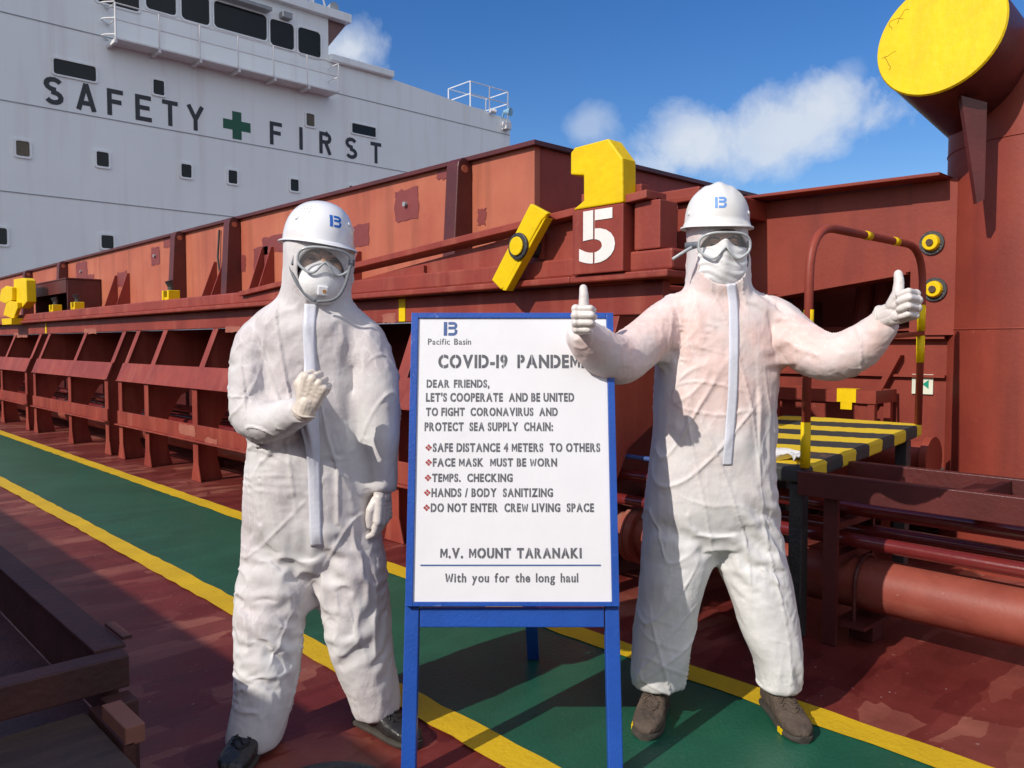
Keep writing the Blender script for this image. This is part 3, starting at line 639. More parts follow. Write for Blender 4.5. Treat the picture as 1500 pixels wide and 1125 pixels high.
bp = n('ShaderNodeBump'); bp.inputs['Strength'].default_value = .6; bp.inputs['Distance'].default_value = .01; l(n2.outputs['Fac'], bp.inputs['Height']); l(bp.outputs[0], p.inputs['Normal'])
prism_pts = [A, Bp, Cp, Dp]
obj('tread', prism(BM(), prism_pts, (0, 0, -.065)), hz, t, bevel=.012)
for x, y, z in ((3.245, 1.64, .665), (3.245, 2.30, .665), (4.37, 1.64, .755), (4.37, 2.30, .755)): obj('leg', box(BM(), x-.03, x+.03, y-.03, y+.03, .003, z), M_black, t, bevel=.004)
# lower step on the walkway side
b = BM(); box(b, 2.99, 3.19, 1.72, 2.24, .40, .44); obj('lower_step', b, hz, t, bevel=.008)
b = BM(); box(b, 3.0, 3.19, 1.722, 1.74, .003, .3995); box(b, 3.0, 3.19, 2.22, 2.238, .003, .3995); obj('step_side', b, M_black, t)
def hoop(y, mid=True):
    a0 = np.array([3.215, y, .735]); a1 = np.array([4.46, y, .835])
    b = BM(); top0, top1 = 1.745, 1.79
    pts = fillet([a0, (3.225, y, top0+.01), (4.475, y, top1-.03), a1], .22, 8); pts = [Vector((p_.x, p_.y, p_.z)) for p_ in pts]
    tube(b, pts, .0185, 12); h = obj('handrail', b, M_red, t, smooth=True)
    b = BM(); tube(b, [(3.22, y, 1.26), (4.465, y, 1.31)], .013, 10); obj('mid_rail', b, M_red, h, smooth=True)
    for z0, z1, X in ((1.30, 1.40, 3.224), (1.14, 1.19, 3.222), (.74, .93, 3.2155)):
        b = BM(); tube(b, [(X, y, z0), (X, y, z1)], .0205, 12); obj('yellow_tape', b, M_yel, h, smooth=True)
    for z0, z1, X in ((1.325, 1.46, 4.467), (1.16, 1.3, 4.465)):
        b = BM(); tube(b, [(X, y, z0), (X, y, z1)], .0205, 12); obj('yellow_tape', b, M_yel, h, smooth=True)
    for f0 in (.42, .68):
        xa_ = 3.225+f0*1.25; za = top0+.01+f0*(top1-.03-top0-.01); b = BM(); tube(b, [(xa_, y, za), (xa_+.06, y, za+.06*(top1-top0-.04)/1.25)], .0200, 12); obj('yellow_tape', b, M_yel, h, smooth=True)
hoop(1.60)
# rag lying on the tread
def rag():
    b = BM(); nx, ny = 26, 10; g = []
    for i in range(nx):
        row = []
        for j in range(ny):
            u, w = i/(nx-1), j/(ny-1); x = 3.24+.14*w+.04*math.sin(u*7); y = 1.66+.3*u
            z = .742+(x-3.2)*.081+.012+.012*math.sin(9*u+5*w)+.01*math.sin(17*w+3*u)+random.uniform(-.002, .002)
            row.append(b.verts.new((x+.012*math.sin(11*u), y, z)))
        g.append(row)
    for i in range(nx-1):
        for j in range(ny-1): b.faces.new((g[i][j], g[i+1][j], g[i+1][j+1], g[i][j+1]))
    bmesh.ops.recalc_face_normals(b, faces=b.faces[:])
    o = obj('rag', b, mat('rag_cotton', (.72, .71, .70), None, .9, 8), loc=(3.3, 1.8, .76), smooth=True); s_ = o.modifiers.new('thick', 'SOLIDIFY'); s_.thickness = .006
    tag(o, 'crumpled white cotton rag left on the striped platform', 'rag')
rag()

# ------------------------------------------------------------------ girder, deck house side and jib rest at right
t = thing('girder', 'tapered red girder with overhanging top flange left of the jib rest post', 'girder', (5.0, 2.3, 1.5))
XG = 5.0
def G(px, py, X=XG): p = onX(px, py, X); return (X, p[1], p[2])
b = BM(); prism(b, [G(*p_) for p_ in ((1040,306),(1384,266),(1384,385),(1332,398),(1145,431),(1040,436))], (.03, 0, 0)); obj('web', b, M_red, t)
pa, pb = G(1000, 309), G(1392, 263)
b = BM(); prism(b, [(XG-.17, pa[1], pa[2]), (XG+.2, pa[1], pa[2]), (XG+.2, pa[1], pa[2]+.02), (XG-.17, pa[1], pa[2]+.02)], (0, pb[1]-pa[1], pb[2]-pa[2])); obj('top_flange', b, M_red, t, bevel=.004)
pc, pd = G(1140, 433), G(1332, 399)
b = BM(); prism(b, [(XG-.05, pc[1], pc[2]), (XG+.12, pc[1], pc[2]), (XG+.12, pc[1], pc[2]-.015), (XG-.05, pc[1], pc[2]-.015)], (0, pd[1]-pc[1], pd[2]-pc[2])); obj('bottom_flange', b, M_red, t)
t = thing('deck_house_side', 'red plated side with dark recess behind the striped platform', 'steel wall', (5.1, 2.3, 0))
XW = 5.06
b = BM(); yL, yR = G(1000, 560, XW)[1], G(1386, 560, XW)[1]; zt_, zb_2 = G(1200, 497, XW)[2], .42
box(b, XW, XW+.04, yR, yL+1, zb_2, zt_); obj('lower_plate', b, M_red, t)
b = BM(); box(b, XW-.05, XW-.002, yR, yL+1, zt_-.0, zt_+.02); box(b, XW-.04, XW-.002, yR, yL+1, zb_2-.03, zb_2); box(b, XW-.03, XW-.002, yR, yL+1, 1.06, 1.075); obj('ledge', b, M_red, t)
b = BM(); yv = G(1333, 450)[1]; box(b, XG-.005, XG+.03, yR-.1, yv, zt_+.022, G(1360, 266)[2]); obj('pilaster', b, M_red, t)
b = BM(); box(b, 5.75, 5.8, -1, 5, 0.003, 1.85); obj('recess_back', b, M_red, t)
b = BM()
for i, px in enumerate((1262, 1290)): 
    q = onX(px, 440, 5.4); tube(b, [(5.5, q[1]+.05, 1.3), (5.5, q[1], 1.75)], .06, 14)
q = onX(1250, 480, 5.4); box(b, 5.35, 5.7, q[1]-.7, q[1]+.7, 1.34, 1.37); q = onX(1165, 460, 5.4); box(b, 5.3, 5.4, q[1]-.1, q[1]+.1, 1.2, 1.7)
obj('recess_gear', b, M_red, t)
b = BM(); prism(b, [(XW-.06, *G(1316, 520, XW)[1:]), (XW-.06, *G(1325, 520, XW)[1:]), (XW-.06, *G(1286, 592, XW)[1:]), (XW-.06, *G(1276, 592, XW)[1:])], (.056, 0, 0)); obj('diagonal_brace', b, M_red, t)
# dark scallop openings at the foot of the plate
b = BM()
for px, w in ((1160, .12), (1330, .26)):
    y, z = G(px, 618, XW)[1:]; pts = [(XW-.004, y+w*math.cos(R(a)), zb_2+.005+.12*min(1, 1.5*math.sin(R(a)))) for a in range(0, 181, 15)]
    b.faces.new([b.verts.new(p_) for p_ in pts])
obj('scallop_opening', b, M_black, t)
for i, (px, py) in enumerate(((1366, 356), (1370, 424))):
    c = Vector(G(px, py)); c.x -= .006
    f = thing('grease_point', ('upper round yellow fitting on the red plate beside the post', 'lower round yellow fitting on the red plate beside the post')[i], 'fitting', tuple(c), 0, 'yellow fittings beside the post')
    b = BM(); tube(b, [c, c+Vector((-.012, 0, 0))], .068, 22); obj('rubber_ring', b, M_black, f)
    b = BM(); tube(b, [c+Vector((-.0125, 0, 0)), c+Vector((-.04, 0, 0))], [.05, .043], 20); obj('yellow_disc', b, M_yel, f, bevel=.004)
    b = BM(); tube(b, [c+Vector((-.0405, 0, 0)), c+Vector((-.05, 0, 0))], .02, 8); obj('nut', b, M_brown, f)
# sign plate with red and green triangles
c0, c1 = G(1335, 563, XW-.02), G(1366, 563, XW-.02); z0, z1 = G(1350, 577, XW)[2], G(1350, 548, XW)[2]
t = thing('marking_plate', 'small cream plate with red and green triangles on the red wall', 'sign', (XW-.02, c0[1], z0))
b = BM(); box(b, XW-.012, XW-.004, c1[1], c0[1], z0, z1); obj('plate', b, mat('cream_sign', (.74, .76, .62), None, .45), t)
ym, zm = (c0[1]+c1[1])/2, (z0+z1)/2; hw = (c0[1]-c1[1])/2
b = BM(); b.faces.new([b.verts.new((XW-.0135, ym+dy*hw, zm+dz*hw)) for dy, dz in ((.45, -.4), (.02, 0), (.45, .42))]); obj('red_triangle', b, mat('sign_red', (.6, .02, .04), None, .4), t)
b = BM(); b.faces.new([b.verts.new((XW-.0135, ym+dy*hw, zm+dz*hw)) for dy, dz in ((-.02, 0), (-.6, -.45), (-.6, .45))]); obj('green_triangle', b, mat('sign_green', (.01, .3, .2), None, .4), t)
b = BM(); box(b, XW-.0135, XW-.0125, ym+.58*hw, ym+.62*hw, zm-.5*hw, zm+.5*hw); obj('scale_mark', b, M_ink, t)
# small steel table with a yellow painted corner
t = thing('steel_bench', 'red steel channel bench with one yellow corner behind the striped platform', 'bench', (4.8, 2.6, 0))
XN = 4.72
y0_, y1_ = onX(1283, 580, XN)[1], onX(1120, 580, XN)[1]+.4; zt2 = onX(1283, 573, XN)[2]
b = BM(); box(b, XN, XN+.012, y0_, y1_, zt2-.075, zt2); box(b, XN+.0125, XN+.3, y0_, y0_+.012, zt2-.075, zt2); box(b, XN+.288, XN+.3, y0_+.0125, y1_, zt2-.075, zt2); box(b, XN+.0125, XN+.05, y0_+.0125, y1_, zt2-.073, zt2-.066); obj('top_frame', b, M_red, t)
for xq, yq in ((.01, .01), (.01, .62), (.25, .015)): obj('leg', box(BM(), XN+xq, XN+xq+.04, y0_+yq, y0_+yq+.04, .003, zt2-.0755), M_red, t)
b = BM(); prism(b, [(XN+.025, y0_+.05, zt2-.078), (XN+.025, y0_+.12, zt2-.078), (XN+.025, y0_+.05, zt2-.36)], (.01, 0, 0)); obj('gusset', b, M_red, t)
ya_, yb_ = onX(1254, 590, XN)[1], onX(1226, 590, XN)[1]
b = BM(); box(b, XN-.004, XN-.001, ya_, yb_, zt2-.072, zt2+.004); box(b, XN-.0035, XN-.0005, (ya_*.8+yb_*.2), (ya_*.2+yb_*.8), zt2-.115, zt2-.0725); box(b, XN-.0035, XN+.07, ya_, yb_, zt2+.0045, zt2+.007); obj('yellow_corner', b, M_yel, t)
# red pipe stub by the platform end
b = BM(); q = onX(1330, 640, 4.8); tube(b, [(4.75, q[1]+.25, .62), (4.75, q[1]-.12, .62)], .1, 20); tube(b, [(4.75, q[1]-.121, .62), (4.75, q[1]-.16, .62)], .125, 20); tag(obj('pipe_stub', b, M_red, loc=(4.75, 1.8, .62), auto=R(40)), 'short flanged red pipe stub beside the platform end', 'pipe')
# jib rest
t = thing('jib_rest', 'massive red post carrying a tilted tube with a yellow painted end', 'jib rest', (5.35, 1.28, 0))
PC = Vector((5.35, 1.26, 0)); PR = .50
b = BM(); tube(b, [PC, PC+Vector((0, 0, 2.9))], PR, 64); obj('post', b, M_red, t, auto=R(40))
for z in (1.34, 2.35):
    b = BM(); tube(b, [PC+Vector((PR*math.cos(R(a)), PR*math.sin(R(a)), z)) for a in range(0, 361, 6)], .005, 6, cap=False); obj('weld_seam', b, M_red, t, smooth=True)
b = BM(); tube(b, [PC+Vector((PR*math.cos(R(196)), PR*math.sin(R(196)), z)) for z in (.1, 1.33)], .004, 6); obj('weld_seam', b, M_red, t, smooth=True)
capc = Vector(onD(1375, 50, 4.26)); ax = Vector((math.cos(R(11))*.999, -.05, -math.sin(R(11)))).normalized()
b = BM(); tube(b, [capc+ax*.012, capc+ax*2.2], .318, 64); obj('tube', b, M_dark, t, auto=R(40))
b = BM(); tube(b, [capc, capc+ax*.0115], [.316, .322], 64); 
yend = obj('yellow_end', b, M_yel, t, auto=R(40))
e1 = ax.cross(Vector((0, 0, 1))).normalized(); e2 = e1.cross(ax).normalized()
for (u, v, n_, a0_) in ((-.25, .10, 16, 1.0), (-.17, .19, 12, 2.6), (-.29, -.05, 10, .4), (-.24, -.13, 12, 1.6)):
    pts = []; a_ = a0_
    for k in range(n_):
        pts.append(capc+e1*u+e2*v-ax*.0003); a_ += random.uniform(-.7, .7); u += .009*math.cos(a_); v += .009*math.sin(a_)
        if u*u+v*v > .0985: break
    if len(pts) > 2: b = BM(); tube(b, pts, .0012, 5); obj('paint_crack', b, mat('rust_crack', (.10, .05, .01), None, .8), yend)
b = BM(); prism(b, [onD(px_, py_, 4.22) for px_, py_ in ((1408,140),(1446,150),(1442,292),(1431,298))], tuple(F_*.03)); obj('gusset', b, M_dark, t)

# ------------------------------------------------------------------ steel tray box at lower left
t = thing('steel_tray', 'dark red steel tray box with a tan plank shelf at the lower left', 'steel box', (.4, 2.6, 0))
b = BM(); box(b, -1.2, .705, 2.20, 2.27, .36, .445); obj('near_beam', b, M_tray, t, bevel=.004)
b = BM(); box(b, .66, .70, 2.272, 5.2, .26, .44); box(b, .64, .72, 2.272, 5.2, .4405, .452); obj('side_plate', b, M_tray, t, bevel=.003)
b = BM(); box(b, -1.2, .655, 2.274, 5.2, .25, .262); obj('floor_plate', b, M_tray, t)
b = BM(); box(b, -1.2, .596, 1.80, 2.195, .305, .328); obj('shelf_plank', b, M_brown, t, bevel=.004)
obj('leg', box(BM(), .63, .70, 2.12, 2.197, .003, .355), M_tray, t, bevel=.004); obj('side_rail', box(BM(), .60, .628, 1.93, 2.19, .05, .34), M_tray, t, bevel=.004)
b = BM(); box(b, .605, .65, 1.93, 2.10, .33, .375); obj('block', b, mat('raw_wood_end', (.30, .12, .08), None, .7), t, bevel=.003)
b = BM(); box(b, .72, .745, 2.30, 2.45, .4525, .462); obj('stop_angle', b, M_tray, t)
# hose ring edge at the bottom of the picture
b = BM(); c = onZ(480, 1172, .02); pts = [(c[0]+.17*math.cos(a*math.pi/20), c[1]+.17*math.sin(a*math.pi/20), .02) for a in range(41)]
tube(b, pts, .018, 10, cap=False); tag(obj('hose_coil', b, M_black, loc=(c[0], c[1], 0), smooth=True), 'black hose loop on the deck at the bottom edge', 'hose')

# ------------------------------------------------------------------ easel sign
eas = thing('notice_easel', 'white pandemic notice board on a blue wooden easel between the two people', 'notice board', tuple(onD(750, 900, 2.5)*[1, 1, 0]))
dB, dT = 2.35, 2.545
bl, brr = onD(594, 888, dB), onD(907, 888, dB); tl, tr = onD(608, 461, dT), onD(897, 457, dT)
UX = Vector(tuple(brr-bl)).normalized(); org = Vector(tuple(bl)); upv = Vector(tuple((tl+tr)/2-(bl+brr)/2)); UY = (upv-UX*upv.dot(UX)).normalized(); UN = UX.cross(UY)   # towards the camera
BW, BH = (Vector(tuple(brr))-org).length, upv.length
def E3(u, v, w=0.0): return org + UX*u + UY*v + UN*w
def ebox(b, u0, u1, v0, v1, w0, w1):
    n0 = len(b.verts); q = box(BM(), u0, u1, v0, v1, w0, w1)
    for v in q.verts: v.co = E3(*v.co)
    me = bpy.data.meshes.new('x'); bmesh.ops.recalc_face_normals(q, faces=q.faces[:]); q.to_mesh(me); q.free(); b.from_mesh(me); bpy.data.meshes.remove(me); return b
def Epx(px, py):
    r = Vector(tuple(ray(px, py))); o = Vector((0, 0, CAM_H)); k = (org-o).dot(UN)/r.dot(UN); d = o+r*k-org; return d.dot(UX), d.dot(UY)
obj('board', ebox(BM(), 0, BW, 0, BH, -.012, 0), M_blue, eas, bevel=.002)
i0 = Epx(613, 470); fr = .022
obj('panel', ebox(BM(), fr, BW-fr, fr*.6, BH-fr*.8, .0005, .0025), M_board, eas)
for ps in ((0, fr-.0005, 0, BH), (BW-fr+.0005, BW, 0, BH)): obj('frame_strip', ebox(BM(), *ps, .0005, .009), M_blue, eas, bevel=.0015)
for ps in ((fr, BW-fr, 0, fr*.6-.0005), (fr, BW-fr, BH-fr*.8+.0005, BH)): obj('frame_strip', ebox(BM(), *ps, .0005, .0085), M_blue, eas, bevel=.0015)
# legs: two front, one rear; apron under the board
def beam(b, p0, p1, wx, wy, ux, uy):
    p0, p1 = Vector(tuple(p0)), Vector(tuple(p1)); a = []
    for p_ in (p0, p1): a.append([b.verts.new(p_+ux*sx*wx/2+uy*sy*wy/2) for sx, sy in ((-1,-1),(1,-1),(1,1),(-1,1))])
    b.faces.new(a[0][::-1]); b.faces.new(a[1])
    for i in range(4): b.faces.new((a[0][i], a[0][(i+1)%4], a[1][(i+1)%4], a[1][i]))
    bmesh.ops.recalc_face_normals(b, faces=b.faces[:]); return b
kz = org.z/UY.z
for u in (.020, BW-.022):
    top = E3(u, BH*.9, -.034); bot = E3(u + (-.004 if u < .1 else .004), -kz, -.034); bot.z = .004
    obj('leg', beam(BM(), bot, top, .042, .042, UX, UN), M_blue, eas, bevel=.003)
obj('apron', ebox(BM(), .0415, BW-.0435, -.062, -.006, -.05, -.012), M_blue, eas, bevel=.003)
rl = onZ(781, 964, .004); topr = E3(BW*.5+.02, BH*.8, -.08)
ub = Vector((UN.x, UN.y, 0)).normalized()
obj('leg', beam(BM(), Vector(tuple(rl)), topr, .046, .04, UX, ub), M_blue, eas, bevel=.003)
obj('top_rail', ebox(BM(), .0415, BW-.0435, BH*.78, BH*.83, -.06, -.0125), M_blue, eas)
# lettering
def write(s, x0, x1, ytop, ybot, m, bold=.045, slot=.038, space=.55, gap=.14, name='lettering'):
    u0, v0 = Epx(x0, ybot); u1, _ = Epx(x1, ybot); _, v1 = Epx((x0+x1)/2, ytop)
    b = BM(); text_line(b, s, lambda u, v: E3(u, v, .0033), u0, v0, v1-v0, u1-u0, bold, slot, gap, space)
    bmesh.ops.recalc_face_normals(b, faces=b.faces[:])
    if b.faces and sum((f.normal.dot(UN) for f in b.faces)) < 0: bmesh.ops.reverse_faces(b, faces=b.faces[:])
    return obj(name, b, m, eas)
def wr(s, *a, **k): return write(s, *a, **k)
wr('Pacific Basin', 627, 690, 496.5, 505, M_ink, bold=.02, slot=.03)
wr('COVID-19  PANDEMIC', 642, 872, 521, 538.5, M_ink, space=.3)
wr('DEAR FRIENDS,', 625, 717, 557, 567.5, M_ink)
wr("LET'S COOPERATE  AND BE UNITED", 624, 841, 576.5, 588, M_ink, space=.35)
wr('TO FIGHT  CORONAVIRUS  AND', 624, 817, 598, 609, M_ink, space=.35)
wr('PROTECT  SEA SUPPLY  CHAIN:', 622, 810, 619.5, 631, M_ink, space=.35)
rows = [('SAFE DISTANCE 4 METERS  TO OTHERS', 634, 879, 650, 661.5), ('FACE MASK  MUST BE WORN', 634, 816, 672, 683), ('TEMPS.  CHECKING', 633, 751, 694.5, 705.5), ('HANDS / BODY  SANITIZING', 632, 810, 716, 727.5), ('DO NOT ENTER  CREW LIVING  SPACE', 631, 870, 738, 749.5)]
for s_, x0, x1, y0, y1 in rows:
    wr(s_, x0, x1, y0, y1, M_ink, space=.38)
    u, v = Epx(x0-6, (y0+y1)/2); b = BM(); r = .0048
    for du, dv in ((r*1.2, 0), (-r*1.2, 0), (0, r*1.2), (0, -r*1.2)):
        b.faces.new([b.verts.new(E3(u+du+a_, v+dv+c_, .0033)) for a_, c_ in ((r, 0), (0, r), (-r, 0), (0, -r))])
    obj('bullet_mark', b, M_inkr, eas)
wr('M.V. MOUNT TARANAKI', 645, 852, 803.5, 817, M_ink, bold=.05)
u0, v0 = Epx(616, 828); u1, _ = Epx(880, 828); obj('ruled_line', ebox(BM(), u0, u1, v0-.0022, v0+.0022, .003, .0036), M_inkb, eas)
write('With you for the long haul', 652, 847, 840, 852.5, M_ink, bold=.05, slot=.028)
# emblem: a bar and an open double loop
def emblem_polys():
    P = []
    P.append([(0, 0), (.25, 0), (.25, 1), (0, 1)])
    def stroke(pts, w):
        L, Rr = [], []
        for i, p_ in enumerate(pts):
            a = Vector(pts[max(0, i-1)]); c = Vector(pts[min(len(pts)-1, i+1)]); d = (c-a).normalized(); nn_ = Vector((-d.y, d.x))
            L.append(Vector(p_)+nn_*w/2); Rr.append(Vector(p_)-nn_*w/2)
        for i in range(len(pts)-1): P.append([L[i], L[i+1], Rr[i+1], Rr[i]])
    w = .2
    stroke([(.34, .9), (.72, .9)]+[(.72+.17*math.sin(R(a)), .73+.17*math.cos(R(a))) for a in range(15, 166, 15)]+[(.72, .56), (.34, .56)], w)
    stroke([(.34, .1), (.70, .1)]+[(.70+.2*math.sin(R(a)), .30-.2*math.cos(R(a))) for a in range(20, 111, 15)]+[(.93, .44)], w)
    return P
u0, v0 = Epx(650, 492); u1, _ = Epx(670, 492); _, v1 = Epx(660, 472)
b = BM()
for poly in emblem_polys(): b.faces.new([b.verts.new(E3(u0+(u1-u0)*p_[0], v0+(v1-v0)*p_[1], .0033)) for p_ in poly])
bmesh.ops.recalc_face_normals(b, faces=b.faces[:])
for f in b.faces:
    if f.normal.dot(UN) < 0: f.normal_flip()
obj('emblem', b, M_inkb, eas)

# ------------------------------------------------------------------ people
_rng = np.random.RandomState(5); _perm = _rng.permutation(512); _grad = _rng.normal(size=(512, 3)); _grad /= np.linalg.norm(_grad, axis=1)[:, None]
def gnoise(P, off=0.0):
    P = np.asarray(P, float)+off; i0 = np.floor(P).astype(int); f = P-i0; u = f*f*f*(f*(f*6-15)+10); r = 0
    for dx in (0, 1):
        for dy in (0, 1):
            for dz in (0, 1):
                h = _perm[(_perm[(_perm[(i0[:, 0]+dx) & 511]+i0[:, 1]+dy) & 511]+i0[:, 2]+dz) & 511]
                g = _grad[h]; w = (u[:, 0] if dx else 1-u[:, 0])*(u[:, 1] if dy else 1-u[:, 1])*(u[:, 2] if dz else 1-u[:, 2])
                r = r+w*((f-[dx, dy, dz])*g).sum(1)
    return r*1.6
def ridge(P, off=0.0, k=2.0): return np.clip(1-np.abs(gnoise(P, off))*2.2, 0, 1)**k
_cell = _rng.rand(512, 3)
def worley(P, off=0):
    P = np.asarray(P, float)+off; i0 = np.floor(P).astype(int); f1 = np.full(len(P), 9.0)
    for dx in (-1, 0, 1):
        for dy in (-1, 0, 1):
            for dz in (-1, 0, 1):
                c = i0+[dx, dy, dz]; h = _perm[(_perm[(_perm[c[:, 0] & 511]+c[:, 1]) & 511]+c[:, 2]) & 511]
                f1 = np.minimum(f1, np.sqrt(((c+_cell[h]-P)**2).sum(1)))
    return f1
def remesh(bm, voxel, smooth=6, factor=.5):
    me = bpy.data.meshes.new('tmp'); bmesh.ops.recalc_face_normals(bm, faces=bm.faces[:]); bm.to_mesh(me); bm.free()
    o = bpy.data.objects.new('tmp', me); COL.objects.link(o)
    m = o.modifiers.new('r', 'REMESH'); m.mode = 'VOXEL'; m.voxel_size = voxel; m.adaptivity = 0
    if smooth: s_ = o.modifiers.new('s', 'SMOOTH'); s_.factor = factor; s_.iterations = smooth
    dg = bpy.context.evaluated_depsgraph_get(); dg.update()
    r = bpy.data.meshes.new_from_object(o.evaluated_get(dg)); bpy.data.objects.remove(o); bpy.data.meshes.remove(me); r.materials.clear(); return r
def getv(me):
    a = np.empty(len(me.vertices)*3); me.vertices.foreach_get('co', a); n_ = np.empty(len(me.vertices)*3); me.vertices.foreach_get('normal', n_)
    return a.reshape(-1, 3), n_.reshape(-1, 3)
def setv(me, P): me.vertices.foreach_set('co', P.ravel()); me.update()
def capsule(bm, p0, p1, r0, r1, seg=14):
    p0, p1 = Vector(p0), Vector(p1); d = (p1-p0).normalized(); pts, rs = [], []
    for a in (85, 60, 30): pts.append(p0-d*r0*math.sin(R(a))); rs.append(r0*math.cos(R(a)))
    pts.append(p0); rs.append(r0); pts.append(p1); rs.append(r1)
    for a in (30, 60, 85): pts.append(p1+d*r1*math.sin(R(a))); rs.append(r1*math.cos(R(a)))
    return tube(bm, pts, rs, seg)
def cr(a, n):
    """Catmull-Rom through rows of a"""
    a = np.array(a, float); a = np.vstack([2*a[0]-a[1], a, 2*a[-1]-a[-2]]); o = []
    for i in range(1, len(a)-2):
        for k in range(n):
            t = k/n; o.append(.5*((2*a[i])+(-a[i-1]+a[i+1])*t+(2*a[i-1]-5*a[i]+4*a[i+1]-a[i+2])*t*t+(-a[i-1]+3*a[i]-3*a[i+1]+a[i+2])*t**3))
    o.append(a[-2]); return np.array(o)
def loft(bm, rows, seg=36, e=2.4):
    """rows: (x, y, z, half width, half depth) as level superellipses"""
    rings = []
    for x, y, z, a, b_ in rows:
        r = []
        for k in range(seg):
            t = 2*math.pi*k/seg; c, s_ = math.cos(t), math.sin(t)
            r.append(bm.verts.new((x+a*math.copysign(abs(c)**(2/e), c), y+b_*math.copysign(abs(s_)**(2/e), s_), z)))
        rings.append(r)
    for i in range(len(rings)-1):
        for k in range(seg): bm.faces.new((rings[i][k], rings[i][(k+1) % seg], rings[i+1][(k+1) % seg], rings[i+1][k]))
    bm.faces.new(rings[0][::-1]); bm.faces.new(rings[-1])

